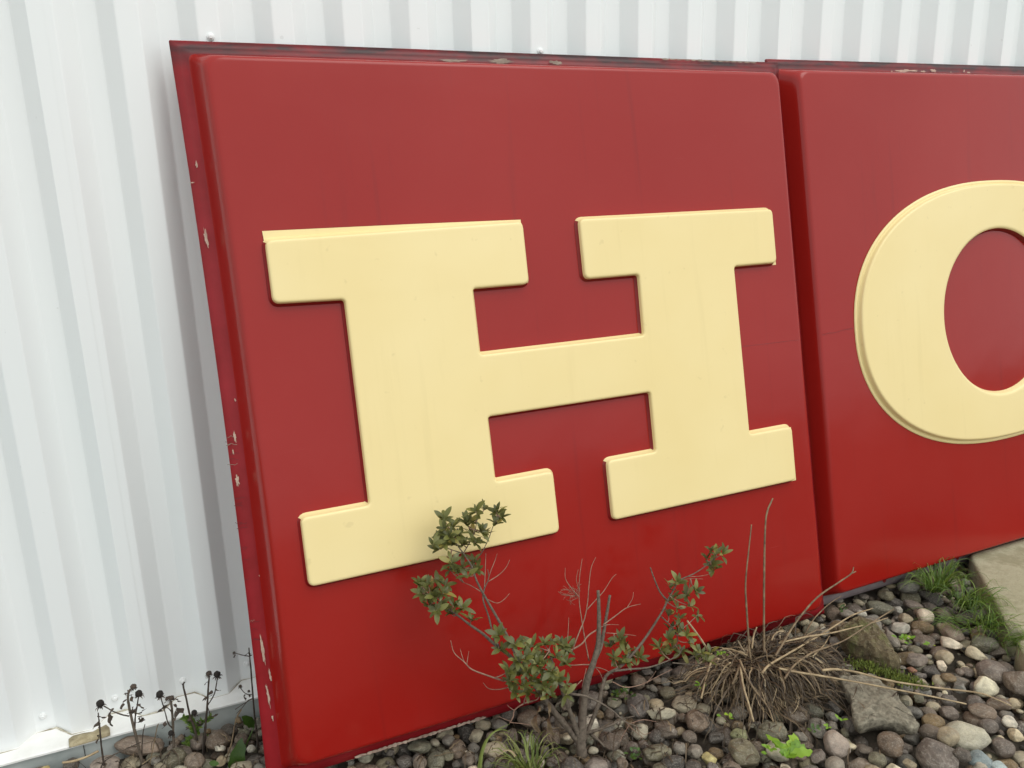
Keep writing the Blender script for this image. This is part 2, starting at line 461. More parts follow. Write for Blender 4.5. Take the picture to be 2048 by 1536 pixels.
# ------------------------------------------------------------------ the clad wall
PITCH_X, RIDGE, FLANK, DEPTH, WY = 0.1524, 0.0436, 0.034, 0.0378, 0.012
def build_wall():
    base = Vector((1.2, 0.0, GZ))
    w = empty("metal_wall", base)
    tag(w, "white ribbed metal wall standing behind the two leaning red sign panels", "wall")
    c = 0.0028
    prof = []
    # one pitch, from the left edge of a ridge: ridge flat, flank back, valley flat, flank forward; creases have a small radius
    def crease(p, a, b):
        p, a, b = Vector(p), Vector(a), Vector(b)
        pa = p + (a - p).normalized() * c; pb = p + (b - p).normalized() * c
        return [pa, (pa + pb) / 4 + p / 2, pb]
    k0 = (0, 0); k1 = (RIDGE, 0); k2 = (RIDGE + FLANK, DEPTH); k3 = (PITCH_X - FLANK, DEPTH); k4 = (PITCH_X, 0)
    km = (-FLANK, DEPTH); k5 = (PITCH_X + RIDGE, 0)
    one = crease(k0, km, k1) + crease(k1, k0, k2) + crease(k2, k1, k3) + crease(k3, k2, k4)
    per = 6
    z0, z1 = 0.028, 3.3
    for s in range(-4, 8):
        pts = []
        for i in range(per):
            for p in one: pts.append((p.x + (s * per + i) * PITCH_X, p.y))
        e0 = (s * per + per) * PITCH_X
        pts += [(one[0].x + e0, -.0010), (one[1].x + e0, -.0012), (one[2].x + e0, -.0012), (RIDGE * .62 + e0, -.0012), (RIDGE * .62 + e0, -.0001)]
        V, F = [], []
        nz = 10
        for j in range(nz + 1):
            z = z0 + (z1 - z0) * j / nz
            for (x, y) in pts:
                V.append(Vector((x, y + WY, z)) - base)
        n = len(pts)
        for j in range(nz):
            for i in range(n - 1):
                F.append((j * n + i, j * n + i + 1, (j + 1) * n + i + 1, (j + 1) * n + i))
        mesh_obj("cladding_sheet", V, F, M['wall'], w, smooth=False)
    # drip flashing: a ledge with a rolled front edge
    V, F = [], []
    sec = [(0.058, 0.0335), (-0.026, 0.0265), (-0.030, 0.0245), (-0.030, 0.020), (-0.026, 0.019)]
    xs = np.linspace(-3.6, 7.3, 160)
    for x in xs:
        for (y, z) in sec:
            V.append(Vector((x, y + 0.0012 * noise.noise(Vector((x * 5, y, 0))), z + 0.0012 * noise.noise(Vector((x * 7, 3, y * 9))))) - base)
    k = len(sec)
    for i in range(len(xs) - 1):
        for j in range(k - 1):
            F.append((i * k + j, (i + 1) * k + j, (i + 1) * k + j + 1, i * k + j + 1))
    mesh_obj("flashing", V, F, M['flashing'], w, smooth=False)
    V = [Vector((x, y, z)) - base for x in (-3.6, 7.3) for (y, z) in ((-.018, .0192), (-.018, GZ - .05), (.06, GZ - .05), (.06, .0192))]
    mesh_obj("footing", V, [(0, 1, 5, 4), (1, 2, 6, 5), (2, 3, 7, 6), (3, 0, 4, 7)], M['footing'], w, smooth=False)
    # an open joint in the footing, a small lighter patch beside it
    for px, wd in ((167.0, .0016),):
        p = at_y(px, 1497, -.0215)
        V = [Vector((p.x + a, -.0205, z)) - base for a in (0, wd) for z in (.016, -.02)]
        mesh_obj("footing_joint", V, [(0, 1, 3, 2)], M['black'], w, smooth=False)
    # caulk bead that follows the foot of the sheet
    V, F = [], []
    path = []
    for i in range(-12, 12):
        for p in (k0, k1, k2, k3):
            a = Vector((p[0] + i * PITCH_X, p[1] + WY - .004, 0.0))
            path.append(a)
    dense = []
    for a, b in zip(path[:-1], path[1:]):
        for t in np.linspace(0, 1, 7)[:-1]: dense.append(a.lerp(b, float(t)))
    pp, rr = [], []
    for q in dense:
        h = noise.noise(Vector((q.x * 14, 0, 5)))
        pp.append(Vector((q.x, q.y, .0292 + .0015 * h - (q.y) * -.083)) - base)
        rr.append(max(.0005, .0012 + .0028 * h))
    tube_geo(pp, rr, 6, .3, V, F)
    mesh_obj("caulk_bead", V, F, M['caulk'], w)
    # crumbled mortar patch lying on the flashing
    pix = [(137, 1478), (146, 1471), (166, 1466), (186, 1463), (198, 1456), (212, 1449), (219, 1455), (220, 1467), (200, 1474), (175, 1482), (150, 1489), (138, 1492)]
    top = [at_z(x, y, .0325) for x, y in pix]
    V = [p - base for p in top] + [Vector((p.x, p.y, .0275)) - base for p in top]
    n = len(pix)
    cen = sum(top, Vector()) / n; V.append(cen + Vector((0, 0, .002)) - base)
    F = [(i, (i + 1) % n, 2 * n) for i in range(n)] + [(i, i + n, (i + 1) % n + n, (i + 1) % n) for i in range(n)]
    mesh_obj("mortar_patch", V, F, M['mortar'], w)
    # washer-head screws
    def screw_mesh():
        V, F = [], []
        prof = [(.0, .0), (.0085, .0), (.0085, .0016), (.0062, .0034), (.0046, .0036), (.0044, .0082), (.0034, .0092), (0.0, .0094)]
        n = 12
        for (r, h) in prof:
            for k in range(n):
                th = 2 * math.pi * k / n
                V.append((r * math.cos(th), -h, r * math.sin(th)))
        for j in range(len(prof) - 1):
            for k in range(n):
                F.append((j * n + k, j * n + (k + 1) % n, (j + 1) * n + (k + 1) % n, (j + 1) * n + k))
        me = bpy.data.meshes.new("screw"); me.from_pydata(V, [], F); me.materials.append(M['screw'])
        return me
    me = screw_mesh()
    for n in range(-8, 24):
        o = link(bpy.data.objects.new("screw", me), w)
        o.location = Vector((n * PITCH_X - .0566, WY + DEPTH, .073 + rng.uniform(-.003, .003))) - base
        o.rotation_euler = (rng.uniform(-.12, .12), rng.uniform(0, 3), rng.uniform(-.12, .12))
    for (px, py) in ((421, 74), (1080, 103)):
        q = at_y(px, py, WY)
        o = link(bpy.data.objects.new("screw", me), w)
        o.location = Vector((q.x, WY, q.z)) - base
        o.rotation_euler = (0.05, .6, 0)
build_wall()

# ------------------------------------------------------------------ sign panels and their letters
def rrect(w, h, ix, iy, r, seg=6, side=12):
    """rounded rectangle, counter-clockwise from the bottom-left corner"""
    P = []
    cs = [(w - ix - r, iy + r, -90), (w - ix - r, h - iy - r, 0), (ix + r, h - iy - r, 90), (ix + r, iy + r, 180)]
    arcs = []
    for cx, cy, a0 in cs:
        arcs.append([(cx + r * math.cos(math.radians(a0 + 90 * k / seg)), cy + r * math.sin(math.radians(a0 + 90 * k / seg))) for k in range(seg + 1)])
    for i in range(4):
        P += arcs[i]
        a = arcs[i][-1]; b = arcs[(i + 1) % 4][0]
        for t in range(1, side): P.append((a[0] + (b[0] - a[0]) * t / side, a[1] + (b[1] - a[1]) * t / side))
    return P

PANEL_D = 0.062
def panel_matrix(o, u, v):
    n = u.cross(v).normalized()          # u x v points towards -Y ... out of the face
    return Matrix(((u.x, v.x, n.x, o.x), (u.y, v.y, n.y, o.y), (u.z, v.z, n.z, o.z), (0, 0, 0, 1)))

def offset_poly(P, d):
    """move every vertex of a ccw polygon outward by d (mitred)"""
    n = len(P); out = []
    for i in range(n):
        p0, p1, p2 = Vector(P[i - 1]), Vector(P[i]), Vector(P[(i + 1) % n])
        e1 = (p1 - p0).normalized(); e2 = (p2 - p1).normalized()
        n1 = Vector((e1.y, -e1.x)); n2 = Vector((e2.y, -e2.x))
        b = n1 + n2
        k = max(.35, 1 + n1.dot(n2))
        out.append(p1 + b * (d / k))
    return out

def fillet(P, rad, seg=4):
    n = len(P); out = []
    for i in range(n):
        p0, p1, p2 = Vector(P[i - 1]), Vector(P[i]), Vector(P[(i + 1) % n])
        e1 = (p1 - p0).normalized(); e2 = (p2 - p1).normalized()
        cr = e1.x * e2.y - e1.y * e2.x
        r = rad if cr > 0 else rad * .6
        a = p1 - e1 * r; b = p1 + e2 * r
        for k in range(seg + 1):
            t = k / seg
            out.append((a * (1 - t) ** 2 + p1 * 2 * t * (1 - t) + b * t * t))
    return out

def letter_mesh(loops, prof, parent, side_mat_fn, zbase, name="letter"):
    """loops: [outer ccw, optional hole ccw]; prof: (outset, height) from the face plane up; the top is capped"""
    V, F, MI = [], [], []
    rings_all = []
    for li, L in enumerate(loops):
        sgn = 1 if li == 0 else -1
        rings = []
        for (d, h) in prof:
            Q = offset_poly(L, d * sgn)
            rings.append(list(range(len(V), len(V) + len(Q))))
            V += [(q.x, q.y, zbase + h) for q in Q]
        n = len(L)
        for j in range(len(prof) - 1):
            for i in range(n):
                i2 = (i + 1) % n
                f = (rings[j][i], rings[j][i2], rings[j + 1][i2], rings[j + 1][i])
                e = Vector(L[i2]) - Vector(L[i])
                nr = Vector((e.y, -e.x)).normalized() * sgn if e.length > 1e-9 else Vector((0, 1))
                F.append(f if sgn == 1 else f[::-1])
                MI.append(side_mat_fn(nr, j, li))
        rings_all.append(rings)
    if len(loops) == 1:
        ring = rings_all[0][-1]
        for tri in tessellate_polygon([[Vector(V[k]) for k in ring]]):
            a_, b_, c_ = (ring[k] for k in tri)
            pa, pb, pc = Vector(V[a_]), Vector(V[b_]), Vector(V[c_])
            ar = (pb - pa).cross(pc - pa).z
            if abs(ar) < 1e-12: continue
            F.append((a_, b_, c_) if ar > 0 else (a_, c_, b_)); MI.append(0)
    else:
        a, b = rings_all[0][-1], rings_all[1][-1]
        n = len(a)
        for i in range(n):
            F.append((a[i], a[(i + 1) % n], b[(i + 1) % n], b[i])); MI.append(0)
    o = mesh_obj(name, V, F, None, parent, True, [M['cream'], M['letterside']], MI)
    return o

def chip(parent, u, v, lu, lv, z, ang=0.0, mat='chip', seed=0, name="paint_chip", n=22, jag=.45):
    r = random.Random(seed * 7 + 3)
    V = []
    for k in range(n):
        th = 2 * math.pi * k / n
        rr = 1 + r.uniform(-jag, jag)
        a, b = lu * .5 * rr * math.cos(th), lv * .5 * rr * math.sin(th)
        V.append((u + a * math.cos(ang) - b * math.sin(ang), v + a * math.sin(ang) + b * math.cos(ang), z))
    return mesh_obj(name, V, [tuple(range(n))], M[mat], parent, smooth=False)

def build_panel(name, o, u, v, label, bow, bottom_grey):
    root = empty(name)
    root.matrix_world = panel_matrix(o, u, v)
    tag(root, label, "sign", "red sign panels leaning on the wall")
    prof = [(0, -.004), (0, 0), (.28, .0), (.47, .0006), (.52, .003), (.575, .009), (.78, .040), (.85, .0515), (.915, .0578), (.97, .0608), (1.04, .062), (1.12, .0622)]
    V, F, MI = [], [], []
    rings = []
    for (k, h) in prof:
        R = rrect(S, S, .062 * k, .053 * k, .003 + .030 * k ** 1.5)
        idx = []
        for (x, y) in R:
            t = y / S
            x2 = x + bow * 4 * t * (1 - t) * (1 - x / S) ** 6
            zz = h + .002 * math.sin(3.1 * y + 1.0) * (1 - x / S) ** 8 + (.0010 * noise.noise(Vector((x * 3, y * 3, 1.7))) if k < .6 else 0)
            idx.append(len(V)); V.append((x2, y, zz))
        rings.append(idx)
    n = len(rings[0])
    for j in range(len(prof) - 1):
        for i in range(n):
            i2 = (i + 1) % n
            F.append((rings[j][i], rings[j][i2], rings[j + 1][i2], rings[j + 1][i]))
            yy = (V[rings[0][i]][1] + V[rings[0][i2]][1]) / 2
            is_bottom = yy < .02
            MI.append((2 if (bottom_grey and is_bottom) else 1) if j < 4 else 0)
    F.append(tuple(rings[-1])); MI.append(0)
    F.append(tuple(rings[0][::-1])); MI.append(1)
    mesh_obj("moulded_face", V, F, None, root, True, [M['face'], M['flange'], M['greyflange']], MI)
    return root

p1 = build_panel("sign_panel", P1_O, P1_U, P1_V, "square red sign panel with raised cream letter H, the nearer of the two", .010, False)
t2 = math.radians(10.7); rl2 = .004
P2_O = Vector((1.790, -.285, 0.0))
_U = Vector((1, 0, 0)); _V = Vector((0, math.sin(t2), math.cos(t2)))
P2_U = _U * math.cos(rl2) + _V * math.sin(rl2); P2_V = -_U * math.sin(rl2) + _V * math.cos(rl2)
p2 = build_panel("sign_panel", P2_O, P2_U, P2_V, "square red sign panel with raised cream letter O, running out of the frame", .004, True)

u0, u1, u2, u3, u4, u5, u6, u7 = .129, .276, .569, .713, .861, 1.008, 1.301, 1.443
v0, v1, v2, v3, v4, v5 = .428, .577, .727, .870, 1.020, 1.164
HP = [(u0, v0), (u3 + .007, v0), (u3 + .006, v1), (u2 + .002, v1), (u2 + .001, v2), (u5, v2), (u5, v1), (u4 + .006, v1), (u4 + .006, v0), (u7 + .003, v0), (u7 + .003, v1), (u6 + .002, v1),
      (u6, v4), (u7, v4), (u7, v5), (u4 - .004, v5), (u4 - .004, v4), (u5, v4), (u5 - .002, v3), (u2 - .001, v3), (u2 - .001, v4), (u3 - .004, v4), (u3 - .004, v5 + .001), (u0, v5 - .010), (u0, v4 + .004), (u1, v4), (u1, v1), (u0, v1)]
HP = fillet([Vector(p) for p in HP], .015, 5)
LPROF = [(.0065, .0002), (.0050, .0028), (.0006, .0075), (.0, .0120), (-.0008, .0152), (-.0026, .0173), (-.0055, .0180), (-.0085, .0181)]
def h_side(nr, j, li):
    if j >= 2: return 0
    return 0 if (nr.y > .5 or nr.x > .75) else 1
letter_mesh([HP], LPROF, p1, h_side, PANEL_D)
# cream paint that ran past the edge of the letter along its top serif
spill = [(.1285, 1.152), (.711, 1.160), (.711, 1.1712), (.45, 1.1735), (.127, 1.1745)]
mesh_obj("paint_overrun", [(a, b, PANEL_D + .0009) for a, b in spill], [tuple(range(5))], M['cream'], p1, smooth=False)
for (ua, ub, va, vb) in ((1.437, 1.4525, 1.016, 1.158), (1.440, 1.458, .424, .572)):
    mesh_obj("paint_overrun", [(ua, va, PANEL_D + .0009), (ub, va, PANEL_D + .0009), (ub - .002, vb, PANEL_D + .0009), (ua, vb, PANEL_D + .0009)], [(0, 1, 2, 3)], M['cream'], p1, smooth=False)

NO = 120
def superell(cx, cy, a, b, n):
    P = []
    for k in range(NO):
        th = 2 * math.pi * k / NO
        c, s = math.cos(th), math.sin(th)
        P.append(Vector((cx + a * math.copysign(abs(c) ** (2 / n), c), cy + b * math.copysign(abs(s) ** (2 / n), s))))
    return P
OP = superell(.787, .797, .585, .396, 2.25)
IP = superell(.787, .797, .250, .257, 2.0)
OPROF = [(.0125, .0003), (.0118, .0034), (.0050, .0038), (.0022, .0022), (.0000, .0050), (-.0006, .0135), (-.0030, .0170), (-.0060, .0180), (-.009, .0181)]
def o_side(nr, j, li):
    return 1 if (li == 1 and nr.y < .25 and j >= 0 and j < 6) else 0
IPROF = OPROF
def letter_O():
    V, F, MI = [], [], []
    rings = []
    for (d, h) in OPROF:
        Q = offset_poly(OP, d); rings.append(list(range(len(V), len(V) + NO))); V += [(q.x, q.y, PANEL_D + h) for q in Q]
    inner = [(-.013, .0181), (-.0098, .0180), (-.0050, .0172), (-.0015, .0140), (.0, .0100), (.004, .0050), (.0055, .0002)]
    nout = len(OPROF)
    for (d, h) in inner:
        Q = offset_poly(IP, -d); rings.append(list(range(len(V), len(V) + NO))); V += [(q.x, q.y, PANEL_D + h) for q in Q]
    for j in range(len(rings) - 1):
        for i in range(NO):
            i2 = (i + 1) % NO
            F.append((rings[j][i], rings[j][i2], rings[j + 1][i2], rings[j + 1][i]))
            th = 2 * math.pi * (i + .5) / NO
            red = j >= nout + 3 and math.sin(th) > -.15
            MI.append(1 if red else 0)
    mesh_obj("letter", V, F, None, p2, True, [M['cream'], M['letterside']], MI)
letter_O()

# chips and smears in the paint of the flanges
def uv_of(px, py, off=0.0):
    q = on_plane(px, py, P1_O + P1_N * off, P1_N) - P1_O
    return q.dot(P1_U), q.dot(P1_V)
Z1 = .0042
for i, (px, py, lu, lv) in enumerate([(412, 475, .006, .036), (393, 330, .0035, .013), (474, 960, .007, .021), (469, 872, .004, .022), (466, 903, .003, .012), (525, 1298, .006, .066), (535, 1385, .0045, .056), (540, 1352, .004, .03), (384, 366, .008, .002), (470, 800, .003, .006), (519, 1150, .005, .003), (545, 1435, .003, .012)]):
    a, b = uv_of(px, py)
    chip(p1, max(a, .007), b, lu, lv, Z1, .05, 'chip', i)
for i, (px, py, lu, lv) in enumerate([(1002, 124, .055, .011), (1110, 126, .036, .010), (905, 122, .06, .006)]):
    a, b = uv_of(px, py)
    chip(p1, a, min(b, 1.571), lu, lv, Z1, 0, 'smear', 40 + i)
for k in range(26):                                  # edge of the bottom flange worn to the plastic
    uu = .20 + .012 * k
    chip(p1, uu, .0045, .0155, .005 + .003 * rng.random(), Z1, 0, 'chip', 80 + k, "worn_edge", 9, .35)
for k in range(14):
    uu = 1.20 + .022 * k
    chip(p1, uu, 1.5735, .022, .0028 + .002 * rng.random(), Z1, 0, 'smear', 120 + k, "worn_edge", 9, .35)
for i, (a, b, lu, lv) in enumerate([(.53, 1.541, .085, .006), (.645, 1.543, .022, .008), (.60, 1.540, .02, .004), (.78, 1.545, .006, .008), (.80, 1.540, .014, .004), (.47, 1.538, .006, .004), (.72, 1.54, .006, .003)]):
    chip(p2, a, b + .012, lu, lv, Z1, 0, 'chip', 160 + i)
for i, (a, b) in enumerate([(.30, .018), (.52, .022), (.62, .020)]):
    chip(p2, a, b, .014, .012, Z1 - .001, 0, 'letterside', 190 + i, "bolt_hole", 12, .1)

# hairline cracks across the moulded faces
def crack(parent, pts, w):
    V, F = [], []
    for (a, b) in pts: V += [(a, b - w / 2, PANEL_D + .0007), (a, b + w / 2, PANEL_D + .0007)]
    F = [(2 * i, 2 * i + 2, 2 * i + 3, 2 * i + 1) for i in range(len(pts) - 1)]
    mesh_obj("hairline_crack", V, F, M['letterside'], parent, smooth=False)
crack(p1, [(uv_of(x, y, PANEL_D)) for x, y in ((1484, 693), (1510, 690), (1545, 686), (1575, 682), (1597, 680))], .0012)
crack(p2, [(.068, .800), (.09, .803), (.12, .802), (.15, .806), (.185, .807)], .0014)

def flange_crack(pts):
    V = []
    for (a, b) in pts: V += [(max(a, .003), b - .0005, .0040), (max(a, .003), b + .0005, .0040)]
    mesh_obj("paint_crack", V, [(2 * i, 2 * i + 2, 2 * i + 3, 2 * i + 1) for i in range(len(pts) - 1)], M['smear'] if rng.random() < .15 else M['crackdark'], p1, smooth=False)
for k in range(22):
    b = rng.uniform(.32, .80); a = rng.uniform(.004, .012); L = rng.uniform(.008, .022)
    flange_crack([(a + L * t, b + rng.uniform(-.0022, .0022)) for t in (0, .25, .5, .75, 1.0)])

# ------------------------------------------------------------------ pavers
paver_polys = []
def build_paver(corners, ztop, th, label):
    P = fillet([Vector(c) for c in corners], .022, 5)
    paver_polys.append(([tuple(p) for p in corners], ztop))
    cx = sum(c[0] for c in corners) / 4; cy = sum(c[1] for c in corners) / 4
    V, F = [], []
    prof = [(0.0, -th), (0.0, -.010), (-.002, -.004), (-.006, -.0008), (-.012, 0.0), (-.02, 0.0)]
    rings = []
    for d, h in prof:
        Q = offset_poly(P, d)
        rings.append(list(range(len(V), len(V) + len(Q))))
        V += [(q.x - cx, q.y - cy, h + th) for q in Q]
    n = len(P)
    for j in range(len(prof) - 1):
        for i in range(n):
            F.append((rings[j][i], rings[j][(i + 1) % n], rings[j + 1][(i + 1) % n], rings[j + 1][i]))
    F.append(tuple(rings[-1]))
    o = mesh_obj("paving_slab", V, F, M['paver'])
    o.location = (cx, cy, ztop - th)
    tag(o, label, "paver", "concrete stepping slabs by the sign")
build_paver([(2.141, -.648), (2.50, -.90), (2.975, -.302), (2.435, -.302)], .040, .085, "weathered concrete paving slab touching the foot of the right red panel")
build_paver([(1.955, -.868), (2.33, -1.13), (2.50, -.955), (2.122, -.682)], .034, .08, "concrete paving slab cut off at the right picture edge, below the larger slab")

# ------------------------------------------------------------------ the bed of river stones
COL = dict(brown=(.132, .094, .066), grey=(.15, .138, .118), purple=(.122, .096, .080), tan=(.30, .245, .155), cream=(.47, .41, .275), olive=(.125, .115, .07),
           dark=(.062, .052, .044), pink=(.245, .19, .155), white=(.47, .43, .35), ochre=(.165, .108, .045), terracotta=(.36, .135, .065), granite=(.33, .295, .21),
           blue=(.17, .215, .22), mossy=(.19, .20, .085), yellow=(.46, .38, .13), paleblue=(.42, .52, .53))
CNAME = dict(brown="brown", grey="grey", purple="purple-brown", tan="tan", cream="cream", olive="olive", dark="dark brown", pink="pink", white="whitish", ochre="ochre",
             terracotta="terracotta", granite="speckled", blue="blue-grey", mossy="mossy green", yellow="yellow", paleblue="pale blue")

def stone_shape(i, subdiv, angular):
    bm = bmesh.new()
    bmesh.ops.create_icosphere(bm, subdivisions=subdiv, radius=1.0)
    r = random.Random(100 + i)
    off = Vector((r.uniform(-50, 50), r.uniform(-50, 50), r.uniform(-50, 50)))
    planes = []
    for k in range(9 if angular else 8):
        d = Vector((r.gauss(0, 1), r.gauss(0, 1), r.gauss(0, 1))).normalized()
        planes.append((d, r.uniform(.56, .80) if angular else r.uniform(.72, .93)))
    for v in bm.verts:
        d = v.co.normalized()
        rad = 1.0 + (.10 if not angular else .06) * noise.noise(d * 1.1 + off) + .05 * noise.noise(d * 2.6 + off)
        for pd, pk in planes:
            q = d.dot(pd)
            if q > .05:
                lim = pk / q
                if lim < rad:
                    rad = lim + (rad - lim) * (.04 if angular else .16)
        rad *= 1 + (.045 if angular else .018) * noise.noise(d * 4.2 + off) + (.022 if angular else .009) * noise.noise(d * 9.5 + off)
        v.co = d * rad
    me = bpy.data.meshes.new("river_stone")
    bm.to_mesh(me); bm.free()
    me.polygons.foreach_set("use_smooth", [True] * len(me.polygons))
    return me
ROUND = [stone_shape(i, 4, False) for i in range(12)]
ANG = [stone_shape(40 + i, 4, True) for i in range(7)]
for me in ROUND + ANG: me.materials.append(M['stone'])
LOW = [stone_shape(i, 2, False) for i in range(12)] + [stone_shape(40 + i, 2, True) for i in range(7)]
LOWV = []
for me in LOW:
    a = np.empty(len(me.vertices) * 3, np.float32); me.vertices.foreach_get("co", a)
    f = np.empty(len(me.polygons) * 3, np.int32); me.polygons.foreach_get("vertices", f)
    LOWV.append((a.reshape(-1, 3), f.reshape(-1, 3)))
for me in LOW: bpy.data.meshes.remove(me)

# height field that stones are dropped onto
HX0, HY0, RES = -.70, -1.30, .006
HNX, HNY = int((3.30 + .70) / RES), int((1.30 - .02) / RES)
HM = np.full((HNY, HNX), GZ, np.float64)
gx = HX0 + (np.arange(HNX) + .5) * RES
gy = HY0 + (np.arange(HNY) + .5) * RES
GX, GY = np.meshgrid(gx, gy)
def in_poly(P):
    inside = np.zeros_like(GX, bool); n = len(P)
    for i in range(n):
        (xa, ya), (xb, yb) = P[i][:2], P[(i + 1) % n][:2]
        c = ((ya > GY) != (yb > GY)) & (GX < (xb - xa) * (GY - ya) / ((yb - ya) if abs(yb - ya) > 1e-12 else 1e-12) + xa)
        inside ^= c
    return inside
for P, zt in paver_polys: HM[in_poly(P)] = 9.0
HM[(GY > -.24) & (GX > .30)] = 9.0                      # hidden behind the panels
HM[GY > -.022] = 9.0                                     # the footing

def foot(x, y, a, b, yaw):
    R = max(a, b) + RES
    i0, i1 = max(0, int((x - R - HX0) / RES)), min(HNX, int((x + R - HX0) / RES) + 1)
    j0, j1 = max(0, int((y - R - HY0) / RES)), min(HNY, int((y + R - HY0) / RES) + 1)
    if i0 >= i1 or j0 >= j1: return None
    X = GX[j0:j1, i0:i1] - x; Y = GY[j0:j1, i0:i1] - y
    c, s = math.cos(yaw), math.sin(yaw)
    q = ((X * c + Y * s) / a) ** 2 + ((-X * s + Y * c) / b) ** 2
    return (slice(j0, j1), slice(i0, i1)), q
def rest_z(x, y, a, b, c, yaw):
    f = foot(x, y, a, b, yaw)
    if f is None: return None
    sl_, q = f
    m = q < .92
    if not m.any(): return None
    return float((HM[sl_][m] + c * np.sqrt(1 - q[m])).max())
def stamp(x, y, z, a, b, c, yaw):
    sl_, q = foot(x, y, a, b, yaw)
    m = q < 1
    sub = HM[sl_]
    sub[m] = np.maximum(sub[m], z + .93 * c * np.sqrt(1 - q[m]))

stones = []       # dict(x,y,z,a,b,c,yaw,col,shape,key)
def fill(n, smin, smax, ztop, palette, tries=10, flat=.6):
    fails = 0; k = 0
    while k < n and fails < 600:
        a = smin + (smax - smin) * nrng.rand() ** 1.5
        b = a * nrng.uniform(.66, .95); c = a * nrng.uniform(.42, .68) * flat / .6
        best = None
        for t in range(tries):
            x = nrng.uniform(HX0 + .03, 3.27); y = nrng.uniform(HY0 + .03, -.04)
            if x > .34 and y > -.26: continue
            yaw = nrng.uniform(0, math.pi)
            z = rest_z(x, y, a, b, c, yaw)
            if z is None or z + c > (min(ztop, -.003) if (x > .20 and y > -.350 + (.02 if x > 1.83 else 0)) else ztop): continue
            if best is None or z < best[2]: best = (x, y, z, yaw)
        if best is None:
            fails += 1; continue
        x, y, z, yaw = best
        z -= .002
        stamp(x, y, z, a, b, c, yaw)
        stones.append(dict(x=x, y=y, z=z, a=a, b=b, c=c, yaw=yaw, col=palette[nrng.randint(len(palette))], shape=12 + int(nrng.randint(7)) if nrng.rand() < .42 else int(nrng.randint(12)), key=None))
        k += 1

PAL = ['brown', 'brown', 'purple', 'purple', 'grey', 'grey', 'olive', 'olive', 'dark', 'dark', 'brown', 'tan', 'ochre', 'granite', 'purple']
PALTOP = ['brown', 'brown', 'purple', 'grey', 'olive', 'dark', 'tan', 'granite', 'grey', 'purple', 'grey', 'ochre', 'cream', 'brown', 'olive', 'brown', 'granite']
fill(1080, .020, .034, -.004, PAL, 5)

# the two large broken rocks: outline traced on the bed, given real thickness
def rock(name, pix, z, th, mat, label, taper=.86, seed=0, bulge=.004, cat="rock", rough=1.0):
    top = [at_z(x, y, z) for x, y in pix]
    cen = sum(top, Vector()) / len(top)
    r = random.Random(seed)
    P = []
    n0 = len(top)
    for i in range(n0):
        a, b = top[i], top[(i + 1) % n0]
        for t in (0, .2, .4, .6, .8):
            q = a.lerp(b, t); P.append(Vector((q.x + r.uniform(-.002, .002), q.y + r.uniform(-.002, .002), 0)))
    if sum((P[i].x * P[(i + 1) % len(P)].y - P[(i + 1) % len(P)].x * P[i].y) for i in range(len(P))) < 0: P.reverse()
    V, F, rings = [], [], []
    prof = [(taper, -th), (.985, -th * .55), (1.0, -th * .22), (.985, -th * .06), (.95, 0), (.85, bulge * .4), (.75, bulge * .6), (.62, bulge * .8), (.5, bulge), (.37, bulge), (.25, bulge), (.12, bulge)]
    c2 = Vector((cen.x, cen.y, 0))
    for (k, h) in prof:
        rings.append(list(range(len(V), len(V) + len(P))))
        for p in P:
            q = c2 + (p - c2) * k
            hh = h + rough * (.0045 * noise.noise(Vector((q.x * 28, q.y * 28, seed + h * 40))) + .003 * noise.noise(Vector((q.x * 90, q.y * 90, seed))))
            w = rough * .004 * noise.noise(Vector((q.x * 40, q.y * 40, h * 60 + seed)))
            V.append((q.x - cen.x + w, q.y - cen.y + w, hh))
    n = len(P)
    for j in range(len(prof) - 1):
        for i in range(n):
            F.append((rings[j][i], rings[j][(i + 1) % n], rings[j + 1][(i + 1) % n], rings[j + 1][i]))
    V.append((0, 0, bulge)); F += [(rings[-1][i], rings[-1][(i + 1) % n], len(V) - 1) for i in range(n)]
    F.append(tuple(rings[0][::-1]))
    o = mesh_obj(name, V, F, M[mat], smooth=(rough < 1.5))
    o.location = (cen.x, cen.y, z)
    tag(o, label, cat, "large broken rocks in the gravel bed")
    m = in_poly([(p.x, p.y) for p in P])
    HM[m] = np.maximum(HM[m], z + bulge)
    return o
r2 = lambda pts: [(1640 + x / 5.02, 1230 + y / 5.02) for x, y in pts]
r1 = lambda pts: [(1640 + x / 5.02, 1080 + y / 5.02) for x, y in pts]
rock("flat_rock", r2([(190, 600), (400, 590), (560, 592), (650, 690), (780, 760), (830, 880), (930, 1000), (1000, 1070), (950, 1120), (850, 1100), (640, 1045), (380, 1085), (325, 1010), (310, 820), (240, 720)]), .030, .032, 'slab', "large flat grey-brown rock slab lying beside the dead grass clump", .9, 3, .003, rough=1.45)
rock("mossy_rock", r1([(170, 870), (300, 780), (520, 790), (600, 870), (690, 1000), (820, 1200), (790, 1240), (600, 1170), (430, 1060), (300, 1000)]), .052, .06, 'moss', "rough mossy yellow-brown rock leaning behind the flat grey slab", .8, 9, .010, rough=2.3)

